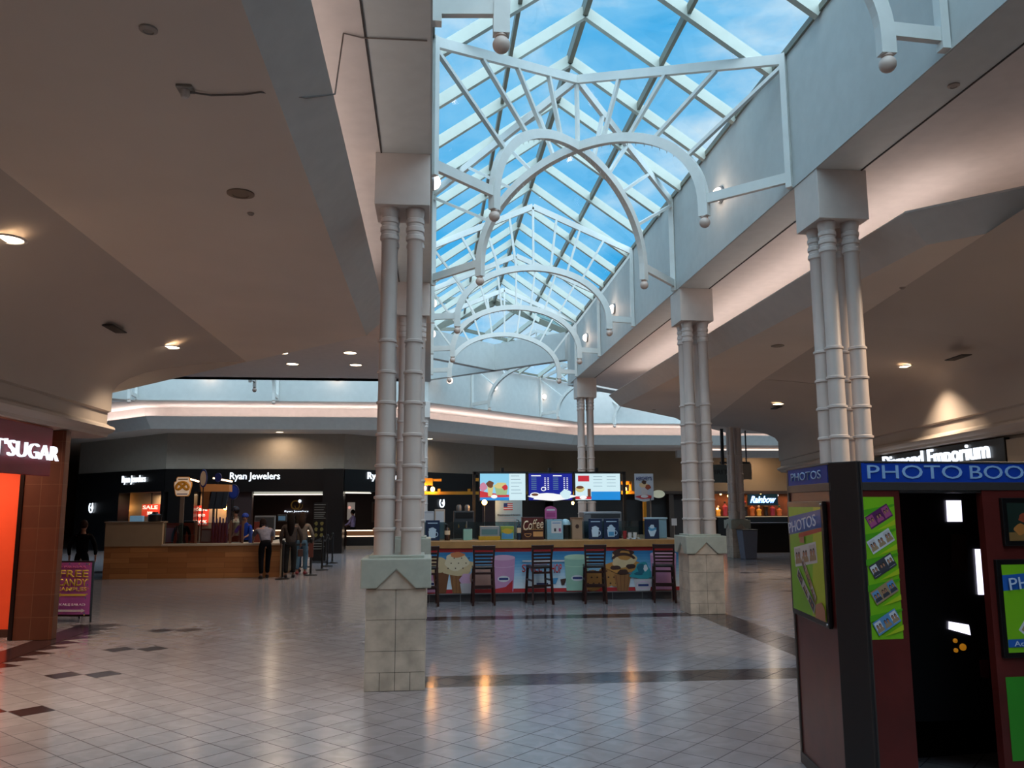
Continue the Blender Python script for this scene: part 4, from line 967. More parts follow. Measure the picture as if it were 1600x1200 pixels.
def coffee(a, u, v, w, h):
    a.rect(u+w*.05, v+h*.52, u+w*.95, v+h*.98, M('coffee_red', '#5a1c16', .45)); a.rect(u+w*.5, v+h*.14, u+w*.95, v+h*.36, M('coffee_label', '#c89058', .5)); a.rect(u+w*.05, v+h*.44, u+w*.95, v+h*.47, M('coffee_label', '#c89058'))
    a.ring(u+w*.26, v+h*.26, w*.16, h*.14, .01, M('coffee_label', '#c89058'), PI, 2*PI); a.rect(u+w*.1, v+h*.25, u+w*.42, v+h*.28, M('coffee_label', '#c89058'))
cb = board(816, 850, 808, 'brown coffee sign with cream script in the middle of the bar', coffee, .18, brw)
text('Coffee', Frame((0, IY), (5, IY)), X_(817), X_(849), Z_(827), Z_(812), crm, cb, d=.02, ext=.004, shear=.35, bold=.01, rot=.12)
def blk(name, lab, cat, x0, x1, y0, y1, mat, Y=IY, dep=.2, bev=.006, extra=None, z0=None):
    r = thing(name, lab, cat, (X_((x0+x1)/2, 830, Y), Y, IZ if z0 is None else z0))
    u0, u1 = X_(x0, 830, Y), X_(x1, 830, Y); v0 = IZ if z0 is None else z0; v1 = Z_(y0, 850, Y)
    MB().box(u0, u1, Y, Y+dep, v0, v1).build('body', mat, r, bevel=bev)
    if extra: extra(r, u0, u1, v0, v1, Y, dep)
    return r
gry = M('machine_grey', '#8a8d93', .35, .3); dgry = M('dark_grey', '#34373c', .4); ltb = M('light_blue_plastic', '#7fa6b8', .4)
def x_coffee(r, u0, u1, v0, v1, Y, dep):
    MB().box(u0+.02, u1-.02, Y-.03, Y, v0+.1, v0+.2).build('drip_tray', dgry, r, bevel=.004)
    for k in range(2): MB().lathe([(.045, 0), (.05, .02), (.05, .09), (.03, .12)], (u0+.1+.16*k, Y+.06, v1), 14).build('hopper', M('hopper', '#6e6a68', .3), r)
    MB().box(u0+.03, u1-.03, Y-.004, Y, v1-.14, v1-.03).build('control_panel', black, r)
    for k in range(2): MB().tube([(u0+.09+.14*k, Y-.02, v0+.28), (u0+.09+.14*k, Y-.05, v0+.22)], .012).build('spout', M('brass', '#b08840', .35, 1), r)
blk('coffee_machine', 'coffee machine with two hoppers behind the left of the bar', 'coffee machine', 709, 741, 798, 843, dgry, 16.1, .3, extra=x_coffee)
def x_boxes(r, u0, u1, v0, v1, Y, dep):
    MB().box(u0+.02, u1-.02, Y-.003, Y, v0+.03, v1-.04).build('label', P7, r)
blk('carton', 'white carton standing behind the left mug board', 'box', 661, 678, 798, 812, M('carton_white', '#b0b0b8', .6), 16.0, .2, extra=x_boxes, z0=IZ)
blk('carton', 'cream carton standing right of the white one, behind the mug board', 'box', 679, 695, 795, 812, M('carton_cream', '#c0aa98', .6), 16.0, .2, extra=x_boxes)
def x_jar(r, u0, u1, v0, v1, Y, dep): MB().box(u0+.02, u1-.02, Y+.01, Y+dep-.01, v1, v1+.02).build('lid', dgry, r)
blk('mint_tub', 'mint coloured square tub on the bar', 'tub', 724, 738, 826, 843, M('mint_plastic', '#8fb8a8', .4), IY, .12, extra=x_jar)
def x_tray(r, u0, u1, v0, v1, Y, dep):
    MB().box(u0-.02, u1+.02, Y-.02, Y+dep+.02, v0-.0, v0+.07).build('yellow_base', M('tray_yellow', '#b8901a', .5), r, bevel=.004)
    MB().box(u0+.03, u1-.03, Y-.004, Y, v0+.1, v1-.05).build('label', M('tray_label', '#5a7a7c', .5), r)
blk('serving_bin', 'grey serving bin on a yellow base on the bar', 'bin', 750, 780, 822, 843, M('bin_grey', '#8a8e92', .5), IY, .25, extra=x_tray)
def x_pkt(r, u0, u1, v0, v1, Y, dep): 
    a = Art(Frame((0, Y), (5, Y)), .001); a.rect(u0+.01, v0+.02, u1-.01, v0+.13, sk[2]); a.blob((u0+u1)/2, v1-.09, .1, .05, M('print_gold', '#c0a030', .5), 2); a.build('print', r)
blk('snack_box', 'yellow green snack box beside the brown coffee sign', 'box', 783, 803, 822, 843, M('lime_box', '#8a9a3a', .5), IY, .12, extra=x_pkt)
def bottle(x, y0, lab, m, r_=.04):
    r = thing('pump_bottle', lab, 'bottle', (X_(x), IY+.02, IZ)); h = Z_(y0)-IZ
    MB().lathe([(r_, 0), (r_, h*.62), (r_*.5, h*.74), (r_*.35, h*.8)], (X_(x), IY+.02, IZ), 16).build('body', m, r)
    MB().lathe([(r_*1.02, h*.35), (r_*1.02, h*.6)], (X_(x), IY+.02, IZ), 16).build('label', crm, r)
    b = MB(); b.tube([(X_(x), IY+.02, IZ+h*.8), (X_(x), IY+.02, IZ+h*.97), (X_(x)-.05, IY+.02, IZ+h)], .01); b.build('pump', black, r)
bottle(811, 812, 'dark blue pump bottle left of the coffee sign', M('bottle_navy', '#1d2f44', .2))
bottle(699, 818, 'brown syrup bottle beside the left mug board', M('bottle_brown', '#3b251c', .2), .05)
def x_cool(r, u0, u1, v0, v1, Y, dep):
    MB().box(u0+.08, u1-.03, Y-.004, Y, v0+.12, v1-.03).build('notice', P7, r); a = Art(Frame((0, Y), (5, Y)), .006); a.rect(u0+.13, v0+.15, u0+.17, v0+.21, dgry); a.rect(u0+.22, v0+.15, u0+.26, v0+.21, P2); a.rect(u0+.1, v1-.07, u1-.05, v1-.055, P5); a.build('print', r)
blk('dispenser', 'pale blue counter dispenser with a white notice', 'dispenser', 855, 880, 812, 843, ltb, IY, .25, extra=x_cool)
r = thing('pink_sign', 'small pink arch shaped sign standing above the pale dispenser', 'sign', (X_(864), IY+.3, IZ)); b = MB(); w = (X_(874)-X_(855))/2; cx = X_(864.5)
b.add([Vector((cx+w*c_, IY+.3+dy, z)) for dy in (0, .02) for c_, z in [(-1, Z_(811)), (1, Z_(811)), (1, Z_(796)), (.7, Z_(792.5)), (0, Z_(790.5)), (-.7, Z_(792.5)), (-1, Z_(796))]], [tuple(range(7)), tuple(range(7, 14))[::-1]]+[(i, i+7, (i+1) % 7+7, (i+1) % 7) for i in range(7)]); b.build('panel', M('sign_pink', '#b85a90', .5), r)
MB().box(cx-.01, cx+.01, IY+.3, IY+.33, IZ, Z_(811)).build('post', chrome, r); fp = Frame((0, IY+.3), (5, IY+.3)); a = Art(fp, .002); a.rect(cx-w*.7, Z_(798), cx+w*.7, Z_(795.5), P7); a.rect(cx-w*.75, Z_(808), cx+w*.75, Z_(801), M('sign_pink_dark', '#9a3a74', .5)); a.build('print', r)
r = thing('domed_jar', 'clear jar with pale blue dome lid on the bar', 'jar', (X_(885), IY+.12, IZ)); MB().lathe([(.085, 0), (.085, .27)], (X_(885), IY+.12, IZ), 20).build('body', glassmat('jar_glass', '#b8ccd2', .2), r); MB().lathe([(.1, .27), (.098, .31), (.07, .36), (.02, .38), (.001, .38)], (X_(885), IY+.12, IZ), 20).build('lid', M('dome_blue', '#a0c4d0', .3), r)
def x_tan(r, u0, u1, v0, v1, Y, dep):
    MB().box(u0-.01, u1+.01, Y-.01, Y+dep+.01, v1, v1+.025).build('lid', M('kraft_dark', '#7a5a44', .6), r); a = Art(Frame((0, Y), (5, Y)), .001); a.ell((u0+u1)/2, (v0+v1)/2+.05, .035, .04, choc); a.build('print', r)
blk('kraft_canister', 'tan kraft canister with a brown emblem left of the grey machine', 'canister', 894, 910, 811, 843, M('kraft', '#9c8068', .6), IY, .18, extra=x_tan)
def x_mach(r, u0, u1, v0, v1, Y, dep): MB().box(u0+.03, u1-.03, Y-.006, Y, v1-.12, v1-.04).build('vent_panel', dgry, r); MB().box(u0, u0+.14, Y-.03, Y, v0+.1, v1-.05).build('side_lever_panel', M('soft_serve_side', '#6c7076', .4), r)
blk('soft_serve_machine', 'large grey soft serve machine behind two navy boards', 'machine', 912, 972, 800, 843, gry, 16.1, .5, .02, x_mach)
def cupstack(x, n, m, lab, y=IY+.05, r_=.04):
    r = thing('cup_stack', lab, 'cups', (X_(x), y, IZ)); b = MB()
    for k in range(n): b.lathe([(r_*.75, k*.03), (r_, k*.03+.09)], (X_(x), y, IZ), 14)
    b.build('cups', m, r); MB().lathe([(r_*.8, -.0), (r_*.8, .004)], (X_(x), y, IZ), 14).build('base', dgry, r)
cupstack(977, 3, M('cup_red', '#9a2a30', .5), 'stack of red cups right of the grey machine')
cupstack(985, 2, M('cup_white', '#c8c4c0', .5), 'stack of white cups right of the red cups')
cupstack(993, 2, M('cup_white', '#c8c4c0', .5), 'second stack of white cups, nearer the sundae board')
r = thing('napkins', 'crumpled white napkins lying on the bar', 'napkins', (X_(988), IY-.12, IZ)); b = MB(); b.add([Vector((X_(978)+.03*i+.0, IY-.2+.06*j, IZ+.004+.02*((i*3+j*5) % 4)/3)) for j in range(4) for i in range(9)], [(j*9+i, j*9+i+1, j*9+i+10, j*9+i+9) for j in range(3) for i in range(8)]); b.build('paper', P7, r)
def x_cont(r, u0, u1, v0, v1, Y, dep): MB().box(u0-.015, u1+.015, Y-.015, Y+dep+.015, v1, v1+.03).build('lid', M('lid_blue', '#a8c4d4', .4), r)
blk('storage_tub', 'pale blue plastic tub behind the sundae board', 'tub', 1011, 1042, 812, 843, ltb, 15.95, .2, extra=x_cont)
r = thing('price_card', 'small white price card on a stand at the right end of the bar', 'card', (X_(1061), 16.2, IZ)); MB().box(X_(1050, Y=15.9), X_(1058, Y=15.9), 15.9, 15.91, Z_(821, 1060, 15.9), Z_(810, 1060, 15.9)).build('card', P7, r); MB().box(X_(1053.4, Y=15.9), X_(1054.6, Y=15.9), 15.9, 15.915, IZ, Z_(821, 1060, 15.9)).build('stand', chrome, r)
# glass guard along the bar
r = thing('sneeze_guard', 'low clear glass guard along the back of the bar top', 'glass guard', (2.3, 15.98, IZ)); MB().box(-.2, 4.5, 15.97, 15.98, IZ, 1.42).build('pane', glassmat('guard_glass', '#c4d6da', .12), r)
for x in (-.2, .7, 1.62, 2.6, 3.6, 4.5): MB().box(x-.01, x+.01, 15.965, 15.99, IZ, 1.43).build('clip_post', chrome, r)
# veterans style poster
r = thing('notice_poster', 'tall pale poster with a small flag standing behind the bar', 'poster', (X_(795), 16.3, IZ)); Yp = 16.3; fp = Frame((0, Yp), (5, Yp))
u0, u1, v0, v1 = px(774, 800, 'Y', Yp).x, px(816, 800, 'Y', Yp).x, IZ, px(795, 782, 'Y', Yp).z
MB().box(u0, u1, Yp, Yp+.02, v0, v1).build('board', M('poster_pale', '#9cb4bc', .5), r); a = Art(fp, .002)
fu, fv = px(787, 797, 'Y', Yp).x, px(787, 797, 'Y', Yp).z; fu1, fv1 = px(801, 786, 'Y', Yp).x, px(801, 786, 'Y', Yp).z
for k in range(7): a.rect(fu, fv+(fv1-fv)*k/7, fu1, fv+(fv1-fv)*(k+1)/7, redp if k % 2 == 0 else P7)
a.rect(fu, fv+(fv1-fv)*.45, fu+(fu1-fu)*.42, fv1, navy); a.rect(u0+.05, px(790, 805, 'Y', Yp).z, u1-.05, px(790, 804, 'Y', Yp).z, P4)
for k in range(4): a.rect(u0+.06, px(790, 809+3*k, 'Y', Yp).z, u1-.1, px(790, 808.3+3*k, 'Y', Yp).z, P3)
a.build('print', r)
text('Business Hours', fp, u0+.04, u1-.04, px(790, 806, 'Y', Yp).z, px(790, 803, 'Y', Yp).z, P4, r, d=.02, ext=.001)

# menu screens
def screen(x0, x1, lab, fn):
    Y = 17.0; fr = Frame((0, Y), (5, Y)); u0, u1 = px(x0, 760, 'Y', Y).x, px(x1, 760, 'Y', Y).x; v0, v1 = px(860, 781.5, 'Y', Y).z, px(860, 740, 'Y', Y).z
    r = thing('menu_screen', lab, 'screen', ((u0+u1)/2, Y+.04, v0), group='three lit menu screens over the ice cream bar')
    MB().box(u0-.02, u1+.02, Y, Y+.07, v0-.02, v1+.02).build('casing', black, r, bevel=.004)
    MB().box((u0+u1)/2-.03, (u0+u1)/2+.03, Y+.07, Y+.14, v0+.1, v1+.12).build('bracket', black, r)
    a = Art(fr, .001); fn(a, u0, v0, u1-u0, v1-v0); a.build('display', r); return r
def EM(n, c, s=1.0): return M(n, '#101010', .4, emit=s, ecol=c)
e_sky = EM('lit_sky', '#8fd4f2', .95); e_pale = EM('lit_pale', '#d4f0f8', .95); e_blue = EM('lit_blue', '#2090e0', .9); e_navy = EM('lit_navy', '#1420a0', .8); e_white = EM('lit_white', '#ffffff', .95)
e_red = EM('lit_red', '#d83040', .8); e_yel = EM('lit_yellow', '#e8d890', .8); e_grn = EM('lit_green', '#b8d8a0', .7); e_br = EM('lit_brown', '#7a4a30', .7); e_pink = EM('lit_pink', '#e898b8', .7); e_dk = EM('lit_dark', '#6a90a8', .7)
def s1(a, u, v, w, h):
    a.rect(u, v, u+w, v+h, e_sky); a.rect(u+w*.64, v, u+w, v+h, e_pale); a.poly([(u, v+h*.10), (u+w*.64, v+h*.12), (u+w*.64, v+h*.2), (u+w*.2, v+h*.28), (u, v+h*.36)], e_red); a.rect(u, v, u+w*.64, v+h*.11, e_blue)
    a.poly([(u+w*.18, v+h*.15), (u+w*.26, v+h*.15), (u+w*.30, v+h*.55), (u+w*.16, v+h*.55)], e_yel); a.blob(u+w*.22, v+h*.6, w*.08, h*.13, e_br, 2); a.blob(u+w*.07, v+h*.5, w*.08, h*.16, e_pink, 3)
    a.poly([(u+w*.36, v+h*.2), (u+w*.58, v+h*.2), (u+w*.62, v+h*.5), (u+w*.32, v+h*.5)], e_grn); a.blob(u+w*.46, v+h*.55, w*.14, h*.12, e_yel, 5); a.blob(u+w*.55, v+h*.48, w*.06, h*.1, e_red, 6); a.ell(u+w*.31, v+h*.14, w*.07, h*.07, e_white)
    for k in range(6): a.rect(u+w*.68, v+h*(.9-.13*k), u+w*(.86+.03*(k % 3)), v+h*(.915-.13*k), e_dk)
def s2(a, u, v, w, h):
    a.rect(u, v, u+w, v+h, e_navy); a.rect(u+w*.06, v+h*.9, u+w*.28, v+h*.94, e_white); a.rect(u+w*.56, v+h*.9, u+w*.76, v+h*.94, e_white)
    for k in range(7):
        for c in (.06, .36, .43, .56, .8, .87): a.rect(u+w*c, v+h*(.82-.07*k), u+w*(c+(.12 if c in (.06, .56) else .035)), v+h*(.845-.07*k), e_white if c not in (.06, .56) else e_dk)
    a.blob(u+w*.5, v+h*.12, w*.52, h*.13, e_white, 8, k=.3); a.ell(u+w*.14, v+h*.2, w*.11, h*.09, e_white); a.ell(u+w*.14, v+h*.21, w*.08, h*.05, e_br); a.ring(u+w*.34, v+h*.42, w*.06, h*.08, .015, e_white); a.blob(u+w*.85, v+h*.22, w*.12, h*.18, e_pale, 2)
def s3(a, u, v, w, h):
    a.rect(u, v, u+w, v+h, e_pale); a.rect(u, v, u+w, v+h*.32, e_blue); a.rect(u, v, u+w*.35, v+h, e_pale); a.rect(u+w*.06, v+h*.7, u+w*.31, v+h*.92, e_red); a.rect(u, v+h*.03, u+w*.35, v+h*.14, e_red); a.ell(u+w*.17, v+h*.1, w*.08, h*.07, e_white)
    a.ell(u+w*.1, v+h*.42, w*.1, h*.12, e_yel); a.ell(u+w*.1, v+h*.48, w*.08, h*.06, e_br); a.rect(u+w*.27, v+h*.12, u+w*.34, v+h*.42, e_br)
    for c in (.4, .7):
        for k in range(4): a.rect(u+w*c, v+h*(.88-.12*k), u+w*(c+.2), v+h*(.893-.12*k), e_dk)
sA = screen(750, 821, 'left menu screen showing ice cream cups over the bar', s1)
sB = screen(826, 894, 'middle deep blue coffee menu screen over the bar', s2)
sC = screen(899, 969, 'right pale menu screen with a red logo over the bar', s3)
r = thing('screen_frame', 'black pole frame carrying the three menu screens', 'frame', (2.5, 17.12, 0))
MB().box(.9, 4.05, 17.14, 17.2, 2.36, 2.42).build('cross_bar', black, r)
for x in (.9, 4.05): MB().box(x-.03, x+.03, 17.14, 17.2, 0, 2.42).build('upright', black, r)
# pole sign
Y = 16.9; fp = Frame((0, Y), (5, Y)); u0, u1 = px(992, 760, 'Y', Y).x, px(1021, 760, 'Y', Y).x; v0, v1 = px(1005, 784, 'Y', Y).z, px(1005, 740, 'Y', Y).z
r = thing('pole_sign', 'white chocolate brand sign with an ice cream picture on a thin pole', 'sign', ((u0+u1)/2, Y, IZ))
b = MB(); b.add([Vector((u, Y+dy, v)) for dy in (0, .03) for u, v in ((u0, v0+.05), ((u0+u1)/2, v0), (u1, v0+.04), (u1, v1), (u0, v1))], [tuple(range(5)), tuple(range(5, 10))[::-1]]+[(i, i+5, (i+1) % 5+5, (i+1) % 5) for i in range(5)]); b.build('panel', M('sign_white', '#a8b0bc', .5), r)
MB().box(px(1017, 800, 'Y', Y).x-.012, px(1017, 800, 'Y', Y).x+.012, Y+.0, Y+.024, IZ, v0+.1).build('pole', chrome, r)
text("HERSHEY'S", fp, u0+.03, u1-.03, v1-.14, v1-.06, navy, r, d=.004, ext=.002, bold=.02)
a = Art(fp, .003); w = u1-u0; a.poly([(u0+w*.35, v0+.14), (u0+w*.65, v0+.14), (u0+w*.72, v0+.3), (u0+w*.3, v0+.3)], P3); a.blob(u0+w*.45, v0+.34, .09, .05, vanil, 1); a.blob(u0+w*.5, v0+.4, .05, .04, choc, 2); a.blob(u0+w*.7, v0+.3, .06, .05, M('print_brick', '#8a3a20'), 3); a.blob(u0+w*.5, v0+.1, .17, .04, redp, 6); a.ell(u0+w*.5, v0+.11, .08, .03, P7); a.build('print', r)
# yellow gantry behind the bar, with bare bulbs
yel = M('gantry_yellow', '#a8780f', .5); r = thing('yellow_gantry', 'yellow steel frame spanning behind the ice cream bar', 'frame', (2.2, 18.2, 0))
def yb(x0, y0, x1, y1, Y, nm='cross_beam', dep=.08):
    p, q = px(x0, y0, 'Y', Y), px(x1, y1, 'Y', Y); MB().box(min(p.x, q.x), max(p.x, q.x), Y, Y+dep, min(p.z, q.z), max(p.z, q.z)).build(nm, yel, r)
yb(655, 768, 1015, 772, 18.2); yb(662, 747, 676, 758, 18.2, 'bracket'); yb(676, 748, 690, 752, 18.3, 'bracket')
yb(743, 747, 750, 752, 18.3, 'bracket'); yb(968, 752, 986, 757, 18.2, 'bracket'); yb(984, 752, 987, 768, 18.2, 'bracket')
for x in (1007.5, 655): 
    p = px(x, 785, 'Y', 18.2); MB().box(p.x-.035, p.x+.035, 18.2, 18.27, 0, 2.05).build('upright', yel, r)
for x in (686, 733):
    p = px(x, 766, 'Y', 18.2); MB().box(p.x-.03, p.x+.03, 18.21, 18.26, p.z-.03, p.z+.03).build('clamp', yel, r)
p0, q0 = px(700, 748, 'Y', 18.6), px(745, 747, 'Y', 18.6)
def bulb(x, y, Y, lab, up_=.16, r_=.045):
    p = px(x, y, 'Y', Y); r = thing('bare_bulb', lab, 'light bulb', p, group='warm bare bulbs around the ice cream bar')
    MB().ball(p, r_, 14, 10, sc=(1, 1, 1.2)).build('globe', warmbulb, r); MB().lathe([(.02, r_), (.02, r_+.05), (.006, r_+.06), (.006, r_+up_)], p, 10).build('socket', black, r); point('lamp', p-Vector((0, .1, 0)), 9, '#ffb468', .05, r)
bulb(663, 763, 18.24, 'warm bulb beside the front column, left of a pair'); bulb(676, 764.5, 18.24, 'warm bulb beside the front column, right of a pair')
bulb(976, 764, 18.24, 'warm bulb between the right screen and the pole sign'); bulb(895, 786, 18.24, 'small warm bulb hanging under the middle screen', r_=.03, up_=.2)
p = px(757, 785, 'Y', 16.2); r = thing('pole_lamp', 'warm bulb on a thin upright pole standing on the bar', 'lamp', (p.x, 16.2, IZ)); MB().tube([(p.x, 16.2, IZ), (p.x, 16.2, p.z-.03)], .009).build('pole', chrome, r); MB().ball(p, .05, 14, 10).build('globe', warmbulb, r); point('lamp', p-Vector((0, .12, 0)), 9, '#ffb468', .05, r)
# back counter of the bar
r = thing('back_counter', 'dark back counter inside the ice cream stand', 'counter', (2.3, 17.6, 0)); MB().box(.4, 4.0, 17.3, 17.9, 0, .95).build('body', dgry, r); MB().box(.35, 4.05, 17.25, 17.95, .95, 1.0).build('worktop', chrome, r)

# ------------------------------------------------------------------ pretzel stand
PY = 21.3; frP = Frame((-9, PY), (0, PY))
def pz2(x, y, Y=PY): return px(x, y, 'Y', Y)
oak = plank_mat('oak_planks', '#c68a54', '#965c32', .9, 8)
st = thing('pretzel_stand', 'oak clad pretzel stand with beige panel and pale counter top', 'food stand', (-5.9, 22.5, 0))
xa, xb, xc = pz2(162, 870).x, pz2(252, 870).x, pz2(437, 870).x
zt = pz2(300, 853).z
b = MB(); b.box(xa, xc, PY, PY+.8, .0, zt); b.box(xa, xa+.5, PY+.801, PY+2.5, 0, zt); b.box(xc-.5, xc, PY+.801, PY+2.5, 0, zt); b.box(xa, xc, PY+2.501, PY+3.0, 0, zt); b.build('base', oak, st)
b = MB(); b.box(xa, xb, PY-.02, PY+.25, zt, pz2(200, 817).z); b.build('beige_panel', M('beige_panel', '#a08a70', .55), st, bevel=.004)
b = MB(); b.box(xb, xc+.04, PY-.05, PY+.82, zt-.0, zt+.05); b.box(xc-.5, xc+.04, PY+.821, PY+3, zt-.0, zt+.05); b.build('counter_top', M('counter_pale', '#b8a896', .4), st, bevel=.004)
b = MB(); b.box(xa-.02, xb+.02, PY-.04, PY+.3, pz2(200, 817).z, pz2(200, 815).z); b.build('ledge', M('ledge_tan', '#8a7560', .5), st)
MB().box(xb+.02, pz2(377, 830).x, PY+.12, PY+.13, zt+.05, pz2(300, 817).z).build('glass_screen', glassmat('guard_glass'), st)
for x in (253, 304, 358, 377): p = pz2(x, 840); MB().box(p.x-.025, p.x+.025, PY+.1, PY+.15, zt, pz2(300, 814).z).build('screen_post', M('post_brown', '#6a4a3a', .5), st)
b = MB(); b.box(xc+.003, xc+.015, PY+.02, PY+2.98, .05, zt-.04); b.build('end_panel', M('end_panel', '#9a7c58', .5), st)
# pretzel logo sign
sgn = thing('pretzel_sign', 'cream pretzel logo sign on a grey pole at the stand', 'sign', (pz2(287, 850).x, PY+.3, zt)); Y = PY+.3; fs = Frame((-9, Y), (0, Y)); o9 = -9
def R_(x0, y0, x1, y1): p, q = px(x0, y0, 'Y', Y), px(x1, y1, 'Y', Y); return p.x, q.z, q.x, p.z
ux0, uz0, ux1, uz1 = R_(273, 745, 299, 775.5); cxs, czs = (ux0+ux1)/2, (uz0+uz1)/2; ww, hhs = (ux1-ux0)/2, (uz1-uz0)/2
outl = [(-.62, -1), (.62, -1), (.78, -.85), (1, .1), (.98, .45), (.76, .55), (.76, .82), (.62, 1), (-.62, 1), (-.76, .82), (-.76, .55), (-.98, .45), (-1, .1), (-.78, -.85)]
def pl_(k, d0, d1): 
    b = MB(); n = len(outl); b.add([Vector((cxs+x*ww*k, Y-d, czs+z*hhs*k)) for d in (d0, d1) for x, z in outl], [tuple(range(n)), tuple(range(n, 2*n))[::-1]]+[(i, i+n, (i+1) % n+n, (i+1) % n) for i in range(n)]); return b
pl_(1, -.03, .03).build('edge', M('sign_orange', '#c8843c', .5, emit=.25), sgn); pl_(.93, .03, .036).build('face', M('sign_cream', '#e0c8b0', .5, emit=.35), sgn)
b = MB(); pr_ = []
for i in range(49):
    t = i/48*2*PI; pr_.append((math.sin(2*t)*.0, 0))
pp = [(-.5, -.62), (.1, -.05), (.42, .2), (.66, .12), (.68, -.18), (.45, -.5), (0, -.66), (-.45, -.5), (-.68, -.18), (-.66, .12), (-.42, .2), (-.1, -.05), (.5, -.62)]
pts = []
for i in range(len(pp)-1):
    for k in range(5):
        f = k/5; P0, P1_, P2_, P3_ = pp[max(i-1, 0)], pp[i], pp[i+1], pp[min(i+2, len(pp)-1)]
        pts.append(tuple(.5*((2*P1_[j])+(-P0[j]+P2_[j])*f+(2*P0[j]-5*P1_[j]+4*P2_[j]-P3_[j])*f*f+(-P0[j]+3*P1_[j]-3*P2_[j]+P3_[j])*f**3) for j in (0, 1)))
pts.append(pp[-1])
b.tube([Vector((cxs+x*ww*1.0, Y-.045-.006*math.sin(i), czs+(-z*.85-.12)*hhs)) for i, (x, z) in enumerate(pts)], .034, 8); b.build('pretzel', M('pretzel_gold', '#b87a20', .5, emit=.15), sgn)
a = Art(Frame((0, Y), (5, Y)), .038); a.rect(cxs-ww*.55, czs+hhs*.68, cxs+ww*.55, czs+hhs*.8, P6); a.rect(cxs-ww*.6, czs-hhs*.82, cxs+ww*.6, czs-hhs*.72, M('print_violet', '#3a2a78', .5)); a.build('lettering_bars', sgn)
MB().box(cxs-.045, cxs+.045, Y-.02, Y+.04, zt, czs-hhs).build('pole', M('pole_taupe', '#6f625a', .5), sgn)
# hanging wooden hopper sign
Y = PY+.9; p = px(342, 780, 'Y', Y); hp = thing('menu_hopper', 'tapered wooden menu box with dark chalk panels above the stand', 'menu box', (p.x, Y, 1.5))
def hb(pts, nm, mt, th=.04):
    v = [px(x, y, 'Y', Y) for x, y in pts]; n = len(v); b = MB(); b.add([q+Vector((0, d, 0)) for d in (0, th) for q in v], [tuple(range(n)), tuple(range(n, 2*n))[::-1]]+[(i, i+n, (i+1) % n+n, (i+1) % n) for i in range(n)]); b.build(nm, mt, hp)
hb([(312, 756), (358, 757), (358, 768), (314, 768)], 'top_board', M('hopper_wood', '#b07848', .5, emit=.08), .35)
hb([(315, 768), (331, 768), (325, 796), (317, 796)], 'side_board', M('hopper_wood_dark', '#6a4426', .5))
hb([(329, 768), (357, 768), (352, 795), (324, 795)], 'chalk_panel', M('chalk_navy', '#1c2a3c', .5), .08)
for x, y in ((338, 770), (349, 770)): hb([(x, 769), (x+1.2, 769), (x-3, 794), (x-4, 794)], 'panel_seam', black, .001)
q = px(335, 756, 'Y', Y+.2); q2 = px(335, 796, 'Y', Y)
b = MB(); b.tube([(q.x, Y+.25, 0), (q.x, Y+.25, q.z)], .03); b.build('post', M('pole_taupe', '#6f625a'), hp)
def oval(x0, y0, x1, y1, Y, lab, m1, m2=None, nm='oval_sign'):
    p, q = px(x0, y0, 'Y', Y), px(x1, y1, 'Y', Y); c = (p+q)/2; r = thing(nm, lab, 'sign', (c.x, Y, q.z)); a_, b_ = abs(q.x-p.x)/2, abs(p.z-q.z)/2
    MB().lathe([(.98, -.03), (1, -.02), (1, .02), (.98, .03)], c, 28, Matrix(((a_, 0, 0), (0, 0, 1), (0, b_, 0)))).build('disc', m1, r)
    if m2: MB().lathe([(.8, .031), (.8, .036)], c, 28, Matrix(((a_, 0, 0), (0, 0, -1), (0, b_, 0)))).build('face', m2, r)
    MB().tube([(c.x, Y+.02, 0), (c.x, Y+.02, q.z)], .015).build('stem', black, r)
nb_ = M('navy_plastic', '#14246a', .35)
oval(313, 733, 323, 762, PY+.7, 'narrow blue and cream oval sign seen edge on above the stand', nb_, M('sign_cream2', '#b8a898', .5))
oval(336, 739, 346, 753, PY+1.6, 'small blue round sign behind the wooden menu box', nb_); oval(357, 757, 373, 780, PY+1.8, 'large blue round sign right of the wooden menu box', nb_, M('blue_plastic', '#1e3a9a', .35))
def tubelight(x0, y0, x1, y1, Y, lab):
    p, q = px(x0, y0, 'Y', Y), px(x1, y1, 'Y', Y); r = thing('tube_light', lab, 'lamp', (p+q)/2); MB().tube([p, q], .022).build('tube', M('tube_warm', '#ffd8b0', .4, emit=5, ecol='#ffc8a0'), r); MB().beam(p+Vector((0, .03, .03)), q+Vector((0, .03, .03)), .05, .02).build('housing', black, r)
    MB().tube([q+Vector((0, .03, .0)), Vector((q.x, q.y+.03, 0))], .012).build('support_rod', black, r)
tubelight(297, 748.5, 311, 752.5, PY+2.2, 'warm tube light left of the oval sign'); tubelight(333, 747, 363, 752.5, PY+2.0, 'warm tube light above the wooden menu box')
